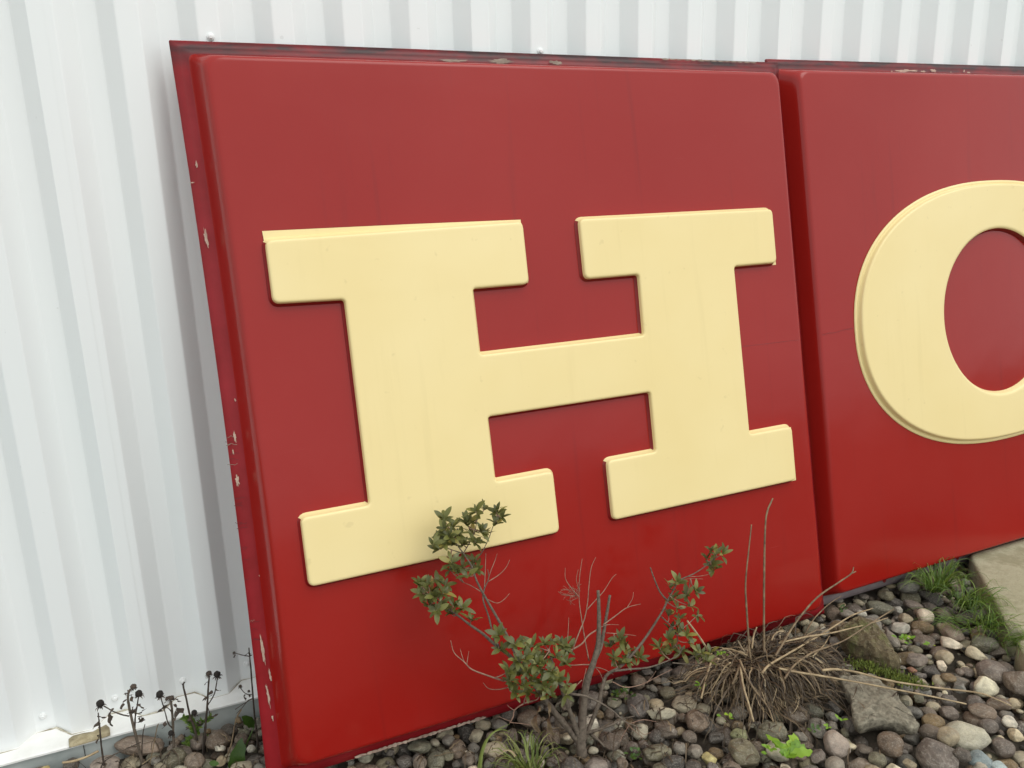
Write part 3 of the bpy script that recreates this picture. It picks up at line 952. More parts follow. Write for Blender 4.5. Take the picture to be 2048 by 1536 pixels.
KEYS = []
def keys(ox, oy, sc, rows):
    for (xa, ya, xb, yb, th, c, kind, lab) in rows:
        KEYS.append((ox + xa / sc, oy + ya / sc, ox + xb / sc, oy + yb / sc, th / sc, c, kind, lab))
keys(1640, 1230, 5.02, [
    (1260, 1150, 1740, 1180, 235, 'granite', 'r', "largest pale speckled oval stone, right of the flat grey slab"),
    (1110, 1210, 1260, 1570, 250, 'purple', 'r', "tall smooth pinkish-brown stone standing at the bottom edge"),
    (570, 1230, 860, 1320, 190, 'brown', 'r', "brown oval stone with pale spots just below the flat slab"),
    (40, 1240, 330, 1270, 200, 'pink', 'r', "pink rounded stone beside the bright green weed"),
    (1030, 1000, 1280, 1050, 130, 'ochre', 'r', "ochre rounded stone at the right tip of the flat slab"),
    (1000, 1090, 1240, 1150, 130, 'brown', 'r', "reddish-brown stone touching the big speckled oval stone's left end"),
    (1190, 1200, 1380, 1310, 150, 'tan', 'r', "small tan oval stone under the big speckled oval stone"),
    (1510, 600, 1800, 700, 190, 'cream', 'a', "largest angular cream block, below the small paving slab"),
    (1600, 470, 1870, 620, 190, 'purple', 'r', "smooth purple-brown stone behind the angular cream block"),
    (1460, 270, 1690, 420, 130, 'cream', 'a', "long cream stone at the edge of the grass strip"),
    (1170, 190, 1450, 280, 125, 'white', 'a', "knobbly white and grey stone above the long cream stone"),
    (1220, 70, 1440, 180, 130, 'pink', 'r', "beige rounded stone at the left end of the grass strip"),
    (970, -30, 1145, -10, 150, 'white', 'r', "round whitish stone alone in front of the grass tuft"),
    (1480, 1370, 1750, 1430, 150, 'blue', 'r', "dark blue-grey stone at the bottom right of the bed"),
    (1720, 1450, 1900, 1520, 110, 'paleblue', 'r', "pale blue stone touching the bottom picture edge"),
    (1730, 1260, 1960, 1280, 140, 'purple', 'r', "purple-brown oval stone right of the big speckled oval stone"),
    (1480, 940, 1780, 960, 120, 'brown', 'r', "long brown stone under the tip of the lowest fallen stem"),
    (1200, 920, 1390, 930, 120, 'purple', 'r', "purple-brown stone below the tip of the shorter fallen stem"),
    (1880, 1120, 2060, 1150, 130, 'cream', 'a', "angular cream stone at the right picture edge"),
    (1840, 980, 1990, 1060, 90, 'white', 'r', "mottled white oval stone above the right-edge cream stone"),
    (1160, 360, 1360, 390, 120, 'tan', 'r', "tan rounded stone in the row below the knobbly white stone"),
    (860, 390, 1090, 400, 110, 'pink', 'a', "angular pinkish stone right of the mossy rock"),
    (1170, 440, 1300, 470, 90, 'white', 'a', "white angular chip between the tan and brown pebbles"),
    (870, 475, 980, 510, 55, 'terracotta', 'a', "small orange terracotta shard beside the mossy rock"),
    (490, 1350, 670, 1430, 130, 'olive', 'r', "grey-green oval stone right of the pink stone"),
    (670, 1490, 840, 1500, 150, 'cream', 'a', "pointed cream stone at the bottom edge"),
    (840, 1430, 970, 1430, 120, 'tan', 'a', "tan blunt stone beside the pointed cream stone"),
    (60, 1500, 270, 1510, 150, 'grey', 'r', "round grey stone at the bottom edge below the pink stone"),
    (1330, 1420, 1520, 1440, 110, 'dark', 'r', "dark brown oval stone left of the blue-grey stone"),
    (1540, 1470, 1690, 1520, 110, 'white', 'a', "whitish wedge stone in front of the blue-grey stone"),
    (150, 480, 350, 490, 80, 'white', 'r', "white elongated pebble at the lower end of the mossy rock"),
    (80, 270, 240, 300, 150, 'grey', 'r', "smooth grey stone left of the mossy rock"),
    (1610, 1020, 1790, 1110, 110, 'purple', 'r', "brown oval stone above the big speckled oval stone"),
    (1945, 550, 2060, 780, 190, 'brown', 'a', "large reddish angular stone at the right picture edge"),
    (1220, 760, 1370, 840, 110, 'purple', 'r', "brown stone crossed by the lowest fallen stem"),
    (1850, 810, 2020, 850, 90, 'tan', 'a', "pale tan pebble below the reddish right-edge stone"),
    (1500, 770, 1620, 870, 110, 'purple', 'r', "brown blunt stone under the long fallen stem"),
    (1640, 790, 1930, 880, 110, 'brown', 'a', "long reddish-brown stone near the tips of the fallen stems"),
    (1355, 620, 1450, 720, 90, 'grey', 'a', "small grey stone left of the angular cream block"),
    (860, 880, 1040, 950, 90, 'grey', 'r', "grey-brown pebble at the slab's right shoulder"),
    (1000, 660, 1110, 690, 90, 'olive', 'a', "green-tinged pebble at the end of the moss patch"),
])
keys(1640, 1080, 5.02, [
    (450, 610, 740, 650, 120, 'olive', 'r', "long greenish stone at the foot of the right red panel"),
    (1140, 690, 1340, 720, 110, 'olive', 'a', "grey-green angular stone right of the round whitish stone"),
    (1370, 740, 1590, 730, 110, 'dark', 'r', "dark flat stone under the paver-side grass"),
    (1510, 1000, 1790, 1000, 140, 'olive', 'r', "greenish rounded stone overhung by grass blades near the small paving slab"),
    (600, 520, 730, 500, 110, 'olive', 'r', "round olive pebble against the grey edge of the right panel"),
    (780, 450, 1000, 460, 130, 'grey', 'r', "dark grey stone left of the grass tuft at the panel's foot"),
    (760, 640, 850, 660, 90, 'white', 'a', "small whitish stone left of the round whitish stone"),
    (770, 720, 940, 740, 100, 'tan', 'a', "tan wedge stone touching the round whitish stone's left side"),
    (710, 830, 910, 830, 100, 'white', 'a', "flat whitish stone behind the mossy rock"),
    (0, 860, 110, 900, 80, 'white', 'r', "white spotted pebble left of the mossy rock's top"),
    (200, 690, 350, 690, 80, 'grey', 'r', "grey pebble near the corner between the two panels"),
    (370, 690, 480, 690, 60, 'white', 'r', "pale pebble beside the upper pale fallen stem"),
    (650, 860, 780, 1010, 110, 'grey', 'a', "grey slanted stone leaning on the mossy rock's right side"),
])
keys(1232, 1230, 5.02, [
    (200, 740, 240, 970, 165, 'purple', 'r', "upright purple-grey stone right of the shrub's green sprig"),
    (400, 1030, 610, 1170, 130, 'brown', 'r', "long brown stone leaning to the right below the cream block by the shrub"),
    (700, 1050, 960, 1060, 190, 'brown', 'r', "broad brown stone left of the dead grass clump"),
    (290, 960, 590, 970, 130, 'cream', 'a', "cream angular block between the shrub and the dead grass"),
    (260, 1340, 550, 1320, 150, 'olive', 'r', "large greenish oval stone right of the shrub base"),
    (450, 1430, 710, 1430, 120, 'dark', 'r', "dark grey oval stone below the large greenish oval"),
    (570, 1280, 710, 1270, 165, 'grey', 'r', "blocky grey stone right of the large greenish oval"),
    (720, 1310, 870, 1310, 180, 'grey', 'r', "light-speckled grey stone left of the yellow stone"),
    (860, 1380, 1010, 1370, 140, 'yellow', 'a', "yellow angular stone in the middle of the bed"),
    (1150, 1260, 1430, 1440, 200, 'olive', 'r', "largest olive-grey oval stone, left of the bright green weed"),
    (700, 1480, 870, 1480, 160, 'dark', 'r', "dark stone below the light-speckled grey one at the bottom edge"),
    (0, 1430, 120, 1430, 160, 'brown', 'r', "brown rounded stone to the right of the shrub's foot"),
    (660, 1160, 820, 1170, 100, 'brown', 'r', "brown oval pebble above the light-speckled grey stone"),
    (930, 1190, 1080, 1150, 90, 'dark', 'r', "dark oval pebble above the yellow stone"),
    (1070, 1500, 1270, 1500, 140, 'brown', 'r', "brown stone at the bottom edge under the olive-grey oval"),
    (140, 610, 300, 620, 150, 'brown', 'r', "round brown stone under the shrub's right branch"),
    (440, 730, 600, 720, 110, 'olive', 'r', "dark olive stone with moss specks left of the dead grass"),
    (330, 1160, 490, 1180, 130, 'dark', 'r', "dark stone below the dead twig spray"),
    (110, 1270, 230, 1270, 130, 'purple', 'r', "purple rounded pebble by the dead twig spray"),
    (1640, 1490, 1760, 1490, 110, 'white', 'a', "pale greenish stone below the bright green weed"),
    (370, 1470, 520, 1510, 100, 'olive', 'r', "olive stone at the bottom edge below the dark grey oval"),
    (1160, 880, 1310, 960, 200, 'grey', 'r', "grey stone half hidden inside the dead grass clump"),
    (1150, 1130, 1330, 1150, 100, 'mossy', 'r', "stone with yellow-green moss in front of the dead grass"),
    (920, 1480, 1050, 1480, 120, 'purple', 'r', "purple-brown stone at the bottom edge under the yellow stone"),
])
keys(824, 1230, 5.02, [
    (1490, 1480, 1740, 1480, 190, 'dark', 'r', "dark brown stone at the foot of the shrub trunk"),
    (1730, 1470, 1970, 1480, 170, 'pink', 'r', "pinkish-brown stone right of the shrub trunk's foot"),
    (235, 1330, 235, 1500, 120, 'olive', 'r', "upright olive pebble in front of the worn red edge"),
    (450, 1200, 460, 1380, 115, 'brown', 'r', "upright brown pebble under the worn red edge"),
    (500, 1400, 640, 1390, 140, 'brown', 'r', "brown blunt stone left of the drooping grass blade"),
    (300, 1200, 430, 1200, 95, 'grey', 'r', "grey-green pebble touching the worn red edge"),
    (1100, 1190, 1230, 1210, 130, 'white', 'a', "whitish stone behind the yellow-green grass tuft"),
    (0, 1390, 120, 1390, 100, 'dark', 'r', "dark blocky pebble beneath the worn red edge"),
    (10, 1460, 150, 1460, 125, 'brown', 'r', "brown pebble at the bottom edge left of the olive one"),
    (350, 1300, 370, 1400, 90, 'olive', 'r', "small olive pebble between the upright brown and olive ones"),
    (400, 1440, 490, 1440, 110, 'dark', 'r', "dark pebble below the upright brown one"),
    (1720, 980, 1870, 1060, 130, 'white', 'a', "white angular stone behind the fork of the shrub trunk"),
    (510, 1330, 600, 1320, 90, 'white', 'a', "small whitish stone above the brown blunt stone"),
    (550, 1500, 660, 1490, 90, 'white', 'a', "pale stone at the bottom edge left of the grass blade"),
])
keys(260, 1330, 7.456, [
    (640, 1200, 650, 1420, 240, 'olive', 'r', "tall olive-brown stone among the dead coneflower stems"),
    (850, 1430, 1060, 1250, 270, 'brown', 'r', "big brown stone in the middle of the dead coneflowers"),
    (1150, 1010, 1480, 1060, 240, 'brown', 'r', "big brown stone against the wall footing near the red edge"),
    (1250, 1340, 1420, 1340, 220, 'tan', 'a', "tan angular stone left of the large green leaf"),
    (1240, 1170, 1410, 1170, 100, 'white', 'a', "small white stone wedged above the tan angular stone"),
    (290, 1340, 450, 1350, 100, 'grey', 'r', "light grey pebble below the big pinkish wall-side stone"),
    (340, 1430, 530, 1435, 95, 'tan', 'r', "tan flat pebble below the light grey pebble by the wall"),
    (1740, 1150, 1850, 1170, 180, 'white', 'r', "pale stone between the large green leaf and the red panel"),
    (1560, 1000, 1740, 1030, 140, 'brown', 'r', "brown stone behind the large green leaf"),
    (-220, 1120, 500, 1095, 230, 'pink', 'r', "biggest pinkish-grey stone lying along the wall footing"),
])
keys(0, 1330, 7.456, [
    (1340, 1430, 1800, 1410, 240, 'pink', 'r', "large pinkish stone left of the thickest coneflower stem"),
    (930, 1420, 1160, 1400, 190, 'dark', 'r', "dark round stone leaning on the wall footing"),
    (430, 1530, 760, 1530, 150, 'purple', 'r', "purple-brown stone at the bottom left corner"),
    (580, 1540, 740, 1540, 90, 'yellow', 'a', "small yellowish chip at the bottom left corner"),
])
keyobjs = []
for i, (xa, ya, xb, yb, th, c, kind, lab) in enumerate(KEYS):
    zmid = .004
    A, B = at_z(xa, ya, zmid), at_z(xb, yb, zmid)
    mid = (A + B) / 2; L = B - A
    dist = (mid - CAM).length
    dirn = (mid - CAM).normalized()
    el = math.asin(-dirn.z)
    mm = dist / FPX
    a = max(L.length / 2, .008)
    if abs(xb - xa) < abs(yb - ya) * .6: a = min(a, (abs(yb - ya)) * mm / 2 / .80)
    b = max(.006, th * mm / 2 / .80)
    if b > a * 1.25: b = a * 1.1
    c_ = min(b * .72, .034)
    yaw = math.atan2(L.y, L.x)
    x, y = mid.x, mid.y
    z = rest_z(x, y, a * .8, b * .8, c_, yaw)
    if z is None or z > .05: z = .012
    z = min(max(z - .006, -.012), .022)
    stamp(x, y, z, a, b, c_, yaw)
    stones.append(dict(x=x, y=y, z=z, a=a, b=b, c=c_, yaw=yaw, col=c, shape=(int(nrng.randint(12)) if kind == 'r' else 12 + int(nrng.randint(7))), key=lab))
fill(980, .017, .036, .030, PALTOP, 14)
fill(1850, .009, .019, .028, PALTOP, 12)
fill(1200, .005, .010, .024, PALTOP, 12)

# which stones show largest: splat them into a small id buffer from the camera
def visible_area(stones):
    BW, BH = 512, 384; s = BW / SRC_W
    zb = np.full((BH, BW), 1e9); ib = np.full((BH, BW), -1, int)
    Rm = np.array([list(_r), list(_u), list(_fw)]); C = np.array(list(CAM))
    for i, q in enumerate(stones):
        d = Rm @ (np.array([q['x'], q['y'], q['z']]) - C)
        if d[2] < .1: continue
        fx = FPX * s
        cx, cy = BW / 2 + fx * d[0] / d[2], BH / 2 - fx * d[1] / d[2]
        rx = fx * (q['a'] + q['b']) / 2 / d[2]; ry = fx * ((q['a'] + q['b']) / 2 * .6 + q['c'] * .45) / d[2]
        x0, x1 = max(0, int(cx - rx)), min(BW, int(cx + rx) + 2); y0, y1 = max(0, int(cy - ry)), min(BH, int(cy + ry) + 2)
        if x0 >= x1 or y0 >= y1: continue
        yy, xx = np.mgrid[y0:y1, x0:x1]
        m = ((xx - cx) / max(rx, .6)) ** 2 + ((yy - cy) / max(ry, .6)) ** 2 < 1
        zz = d[2] - q['c'] * .5
        m &= zz < zb[y0:y1, x0:x1]
        zb[y0:y1, x0:x1][m] = zz; ib[y0:y1, x0:x1][m] = i
    return np.bincount(ib[ib >= 0], minlength=len(stones))
area = visible_area(stones)
order = sorted(range(len(stones)), key=lambda i: (-(10 ** 6 if stones[i]['key'] else 0) - area[i]))
big = set(order[:298])

def zone(x, y):
    if x < .30: return "among the dead coneflowers by the wall"
    if y > -.42 and x < 1.75: return "along the foot of the letter H panel"
    if y > -.42: return "along the foot of the letter O panel"
    if x < .78: return "at the bottom edge left of the yellow-green grass"
    if x < 1.02: return "around the shrub trunk"
    if x < 1.28: return "between the shrub and the dead grass clump"
    if x < 1.50 and y < -.62: return "in front of the dead grass clump"
    if x < 1.62: return "under and behind the dead grass clump"
    if y < -.72: return "in the bottom right corner of the bed"
    if x < 1.85: return "around the flat slab and the mossy rock"
    return "between the mossy rock and the paving slabs"
def stone_label(q):
    m = max(q['a'], q['b'])
    size = "big" if m > .034 else ("middling" if m > .022 else "small")
    shp = "angular" if q['shape'] >= 12 else "rounded"
    return "%s %s %s stone %s" % (size, CNAME[q['col']], shp, zone(q['x'], q['y']))
labels = {i: (stones[i]['key'] or stone_label(stones[i])) for i in big}
by = {}
for i in labels: by.setdefault(labels[i], []).append(i)
ORD = ["leftmost", "second from left", "third from left", "fourth from left", "fifth from left", "sixth from left", "seventh from left", "eighth from left", "ninth from left", "tenth from left", "eleventh from left", "twelfth from left"]
def img_x(q):
    d = Vector((q['x'], q['y'], q['z'])) - CAM
    return d.dot(_r) / d.dot(_fw)
for lab, ids in by.items():
    if len(ids) > 1:
        for k, i in enumerate(sorted(ids, key=lambda i: img_x(stones[i]))):
            labels[i] = ("rightmost " if k == len(ids) - 1 else ORD[min(k, 11)] + ", ") + lab
fillV, fillF, fillC = [], [], []
nv = 0
for i, q in enumerate(stones):
    c0 = COL[q['col']]
    f = nrng.uniform(.88, 1.50); t = nrng.uniform(-.06, .06)
    gm = sum(c0) / 3
    c0 = tuple(.80 * v + .20 * gm * k for v, k in zip(c0, (1.18, 1.0, .78)))
    colr = (c0[0] * f * (1 + t), c0[1] * f, c0[2] * f * (1 - t))
    tilt = nrng.uniform(-.16, .16, 2)
    if i in big:
        me = ROUND[q['shape']] if q['shape'] < 12 else ANG[q['shape'] - 12]
        o = bpy.data.objects.new("river_stone", me)
        col.objects.link(o)
        o.location = (q['x'], q['y'], q['z']); o.scale = (q['a'] * 1.04, q['b'] * 1.04, q['c'] * 1.06)
        o.rotation_euler = (tilt[0], tilt[1], q['yaw'])
        o.color = (*colr, 1)
        tag(o, labels[i], "stone", "river stones in the gravel bed")
    else:
        vv, ff = LOWV[q['shape']]
        R = np.array(Matrix.Rotation(q['yaw'], 3, 'Z') @ Matrix.Rotation(tilt[1], 3, 'Y') @ Matrix.Rotation(tilt[0], 3, 'X'))
        w = (vv * np.array([q['a'] * 1.04, q['b'] * 1.04, q['c'] * 1.06])) @ R.T + np.array([q['x'], q['y'], q['z']])
        fillV.append(w); fillF.append(ff + nv); fillC.append(np.tile(np.array([*colr, 1.0]), (len(vv), 1))); nv += len(vv)
FV = np.concatenate(fillV); FF = np.concatenate(fillF); FC = np.concatenate(fillC).astype(np.float32)
me = bpy.data.meshes.new("gravel")
me.from_pydata(FV.tolist(), [], FF.tolist())
at_ = me.color_attributes.new("stone_colour", 'FLOAT_COLOR', 'POINT')
at_.data.foreach_set("color", FC.ravel())
me.polygons.foreach_set("use_smooth", [True] * len(me.polygons))
me.materials.append(M['stonefill'])
tag(link(bpy.data.objects.new("gravel", me)), "smaller brown and grey river stones filling the bed under the signs", "gravel", None, "stuff")
print("STONES", len(stones), "tris fill", len(FF))

# ------------------------------------------------------------------ the shrub
def crop3(x, y): return 780 + x / 2.763, 980 + y / 2.763
SH0 = at_z(*crop3(1060, 1455), -.02)
shrub = empty("shrub", SH0)
tag(shrub, "scraggly evergreen shrub with small oval leaves growing before the letter H", "shrub")
branch_samples = []
def sbranch(pts, r0, r1, d0, d1, mat='bark', name="branch", sides=7):
    n = len(pts)
    P, R = [], []
    for i, (x, y) in enumerate(pts):
        t = i / max(1, n - 1)
        P.append(at_d(*crop3(x, y), d0 + (d1 - d0) * t + (rng.uniform(-.006, .006) if 0 < i < n - 1 else 0)))
        R.append((r0 + (r1 - r0) * t) * .41 / 1000)
    for p in P: branch_samples.append(p)
    for a, b in zip(P[:-1], P[1:]): branch_samples.append((a + b) / 2)
    return tube(name, P, R, M[mat], shrub, sides, 5, .10, SH0)
DB = .205
sbranch([(1062, 1470), (1055, 1400), (1062, 1330), (1068, 1190), (1090, 1050), (1125, 950), (1150, 850), (1155, 700), (1150, 555)], 30, 8.5, DB, .20, name="trunk", sides=10)
sbranch([(1120, 960), (1160, 880), (1180, 790), (1195, 700), (1215, 580)], 12, 8, .20, .175)
sbranch([(1058, 1410), (1010, 1350), (960, 1290), (900, 1215), (850, 1150), (800, 1080), (740, 1000), (660, 915), (590, 862), (520, 800), (450, 750), (370, 690), (300, 640), (250, 600)], 19, 3, DB, .19)
sbranch([(1050, 1380), (1012, 1275), (975, 1175), (955, 1120), (930, 1050), (900, 960), (880, 890)], 16, 4, DB, .25)
sbranch([(740, 1000), (690, 900), (655, 820), (600, 720), (530, 600), (480, 505), (450, 420), (405, 350), (370, 300), (340, 240)], 9, 2.5, .22, .165)
sbranch([(600, 860), (575, 820), (545, 700), (515, 610), (520, 550), (545, 490), (540, 440)], 6, 2, .20, .18)
sbranch([(450, 430), (480, 380), (510, 340), (545, 270), (570, 200), (600, 140)], 3.5, 1.5, .17, .16)
sbranch([(405, 350), (440, 290), (470, 220), (490, 120)], 3, 1.5, .165, .17)
sbranch([(405, 350), (340, 330), (290, 310), (240, 298)], 3, 1.5, .165, .18)
sbranch([(1075, 1380), (1110, 1290), (1150, 1190), (1175, 1080), (1200, 1020), (1260, 985), (1300, 950), (1370, 872), (1430, 790), (1500, 680), (1530, 620), (1565, 555), (1600, 500), (1680, 462), (1750, 415), (1790, 375)], 13, 2, DB, .20)
sbranch([(1240, 1000), (1330, 990), (1420, 982), (1500, 958), (1590, 915), (1620, 870)], 6, 3, .215, .235)
sbranch([(1500, 700), (1560, 760), (1590, 830), (1560, 880)], 4, 2, .20, .21)
sbranch([(1560, 955), (1640, 962), (1740, 965)], 4, 3, .24, .25)
sbranch([(1530, 610), (1490, 560), (1460, 490), (1438, 428)], 5, 3.5, .20, .19)
sbranch([(1080, 1345), (1150, 1325), (1220, 1300), (1290, 1265), (1350, 1250)], 9, 3, DB, .26)
sbranch([(990, 1125), (1080, 1140), (1160, 1175), (1230, 1220), (1300, 1280), (1390, 1315)], 7, 2.5, .23, .29)
sbranch([(1110, 1350), (1150, 1380), (1185, 1420)], 9, 4, DB, .24)
for (pts, r0, r1, d0, d1) in [
    ([(1100, 945), (1078, 830), (1060, 720), (1045, 600), (1048, 480), (1062, 380)], 4, 1.4, .195, .17),
    ([(1000, 905), (1040, 800), (1075, 710), (1092, 620), (1100, 520), (1112, 430), (1137, 372)], 4.5, 1.3, .20, .165),
    ([(1010, 880), (1060, 850), (1095, 805), (1150, 768)], 5, 4, .205, .2),
    ([(1090, 660), (1130, 615), (1180, 560), (1225, 490), (1250, 465)], 3, 1.2, .19, .17),
    ([(1178, 745), (1240, 700), (1310, 650), (1385, 630)], 4, 1.5, .195, .17),
    ([(1310, 650), (1340, 600), (1345, 565)], 2, 1.2, .18, .17),
    ([(1045, 590), (1000, 540), (970, 490), (968, 430)], 2.5, 1.2, .185, .17),
    ([(1050, 560), (1030, 500), (1040, 440)], 2, 1.2, .18, .17),
    ([(980, 840), (985, 770), (988, 705)], 2.5, 1.3, .2, .19),
    ([(630, 1055), (530, 1022), (450, 990), (410, 950), (355, 900), (335, 832)], 5, 1.4, .225, .19),
    ([(412, 955), (398, 915), (388, 878)], 2, 1.2, .2, .19),
    ([(425, 962), (430, 925), (436, 890)], 2, 1.2, .2, .19),
    ([(655, 1090), (600, 1102), (545, 1097), (515, 1065)], 3, 1.3, .225, .2),
    ([(520, 560), (525, 480), (528, 400), (530, 350)], 3, 1.3, .18, .165),
    ([(540, 500), (560, 440), (580, 390), (592, 352)], 2.5, 1.2, .18, .165),
    ([(545, 505), (600, 470), (640, 430), (662, 385)], 2.5, 1.2, .18, .165),
    ([(530, 600), (590, 625), (630, 605), (660, 572)], 2.5, 1.2, .18, .165),
    ([(500, 560), (450, 530), (405, 510)], 2.5, 1.4, .175, .165),
    ([(1600, 500), (1660, 490), (1730, 492)], 2, 1.2, .2, .2),
    ([(1640, 480), (1720, 475), (1785, 460)], 2, 1.2, .2, .2),
    ([(1150, 765), (1200, 745), (1265, 745)], 2, 1.2, .2, .19),
    ([(1195, 790), (1280, 795), (1360, 805)], 2.2, 1.2, .2, .19),
    ([(1110, 965), (1060, 965), (1010, 968), (960, 960)], 4, 1.6, .2, .225),
    ([(1085, 985), (1075, 1030), (1060, 1090)], 2.5, 1.3, .21, .215),
    ([(1120, 975), (1180, 990), (1235, 1020)], 2.5, 1.3, .2, .2),
    ([(1130, 975), (1160, 1010), (1180, 1060)], 2.5, 1.3, .2, .2),
    ([(1060, 1050), (1020, 1090), (985, 1110)], 2.5, 1.3, .215, .22),
    ([(790, 1165), (740, 1180), (690, 1215), (680, 1255), (660, 1290)], 5, 1.8, .225, .24),
    ([(690, 1220), (660, 1200), (648, 1188)], 2, 1.2, .235, .235),
    ([(670, 1280), (630, 1265), (600, 1250)], 2, 1.2, .24, .245),
    ([(665, 1285), (720, 1290), (770, 1298)], 2, 1.2, .24, .25),
    ([(1290, 1270), (1350, 1330), (1400, 1370)], 2.5, 1.3, .27, .285),
    ([(1330, 1290), (1400, 1270), (1475, 1282)], 2.5, 1.3, .28, .29),
    ([(1320, 1300), (1290, 1350), (1270, 1390)], 2, 1.2, .28, .285),
    ([(1360, 1310), (1400, 1350), (1440, 1340)], 2, 1.2, .285, .29),
    ([(1380, 1250), (1350, 1200), (1330, 1185)], 2, 1.2, .26, .27),
    ([(1230, 1060), (1300, 1090), (1390, 1075), (1480, 1030), (1560, 990)], 3, 1.4, .25, .255),
    ([(1420, 1065), (1450, 1030), (1470, 1000)], 1.8, 1.1, .255, .255),
]:
    sbranch(pts, r0, r1, d0, d1, 'twig', "twig", 5)
# a curl of fine dead fibres caught in the middle twigs
V, F = [], []
for k in range(26):
    x, y = 1010 + rng.uniform(-20, 40), 585 + rng.uniform(-15, 15)
    a = rng.uniform(2.6, 5.2); P = []
    for i in range(7):
        P.append(at_d(*crop3(x, y), .18 + rng.uniform(-.004, .004)))
        x += 13 * math.cos(a); y += 11 * math.sin(a) * -1 * -1; a += rng.uniform(-.9, .6)
    p, r = catmull(P, [.0004] * 7, 2); tube_geo(p, r, 3, 0, V, F)
o = mesh_obj("dead_fibre", V, F, M['twig'], shrub); rel(o, SH0); tag(o, kind="stuff")

def leaf_mesh(i, L=1.0, W=.345, curl=.16, fold=.10, n=7, wave=0.0, name="leaf"):
    r = random.Random(i + 900)
    W *= r.uniform(.85, 1.15); curl *= r.uniform(.2, 1.8)
    V, F = [], []
    for j in range(n + 1):
        t = j / n
        w = W * (math.sin(math.pi * min(1, t ** 1.12)) ** .62) * .5 if 0 < j < n else .014
        if j == n: w = .02
        y = t * L; z = -curl * (t ** 2) + .05 * math.sin(t * math.pi)
        wv = wave * math.sin(t * 19 + i) * W
        V += [(-w + wv, y, z + fold * w * 1.6 + wave * .5 * math.sin(t * 15) * W), (0, y, z), (w + wv * .6, y, z + fold * w * 1.6 - wave * .4 * math.sin(t * 17 + 1) * W)]
    for j in range(n):
        for k in range(2):
            F.append((j * 3 + k, j * 3 + k + 1, (j + 1) * 3 + k + 1, (j + 1) * 3 + k))
    me = bpy.data.meshes.new(name); me.from_pydata(V, [], F)
    me.polygons.foreach_set("use_smooth", [True] * len(F))
    return me
LEAVES = [leaf_mesh(i) for i in range(6)]
for m_ in LEAVES: m_.materials.append(M['leaf'])

clumps = [  # (crop x, crop y, distance in front of the panel, leaf count)
    *[(x, y, .165, 8) for x, y in [(300, 160), (345, 200), (420, 185), (475, 120), (520, 105), (590, 120), (615, 150), (585, 185), (300, 215), (380, 245), (450, 240), (505, 225), (295, 285), (345, 300), (400, 300), (470, 290), (520, 250), (440, 180), (330, 255)]],
    (240, 298, .18, 3), (270, 325, .18, 3),
    *[(x, y, .175, 5) for x, y in [(340, 400), (400, 425), (460, 390), (480, 440), (330, 440), (425, 475), (370, 455)]],
    *[(x, y, .19, 6) for x, y in [(165, 520), (210, 525), (260, 512), (305, 525), (180, 570), (240, 590), (295, 570), (220, 635), (258, 665), (285, 630), (350, 640), (400, 650), (340, 680), (450, 715), (230, 555)]],
    *[(x, y, .215, 5) for x, y in [(600, 800), (612, 880), (690, 850), (740, 875), (790, 860), (850, 850), (900, 835), (950, 850), (985, 885)]],
    *[(x, y, .245, 7) for x, y in [(705, 940), (780, 930), (850, 925), (920, 920), (970, 955), (655, 1000), (705, 1010), (760, 1000), (830, 990), (890, 1000), (665, 1055), (730, 1075), (790, 1055), (860, 1055), (925, 1050), (745, 930), (810, 960)]],
    *[(x, y, .255, 5) for x, y in [(690, 1115), (755, 1125), (830, 1125), (880, 1130), (860, 1090)]], (980, 1070, .24, 3), (975, 1130, .235, 3),
    *[(x, y, .20, 5) for x, y in [(1220, 860), (1270, 825), (1300, 880), (1240, 925), (1330, 905), (1380, 925), (1310, 950), (1262, 955)]],
    *[(x, y, .20, 4) for x, y in [(1550, 540), (1590, 510), (1560, 600), (1590, 650), (1640, 580), (1690, 560), (1660, 640), (1700, 690), (1540, 690), (1600, 710), (1590, 740)]],
    *[(x, y, .215, 5) for x, y in [(1550, 770), (1600, 790), (1545, 825), (1640, 800), (1490, 872), (1560, 870), (1655, 840), (1525, 910), (1610, 895)]],
    *[(x, y, .20, 4) for x, y in [(1770, 335), (1750, 375), (1800, 352), (1838, 355), (1770, 410), (1790, 440)]],
    *[(x, y, .245, 4) for x, y in [(1720, 900), (1770, 900), (1750, 940), (1690, 920)]],
]
leafspec = []
TV, TF = [], []
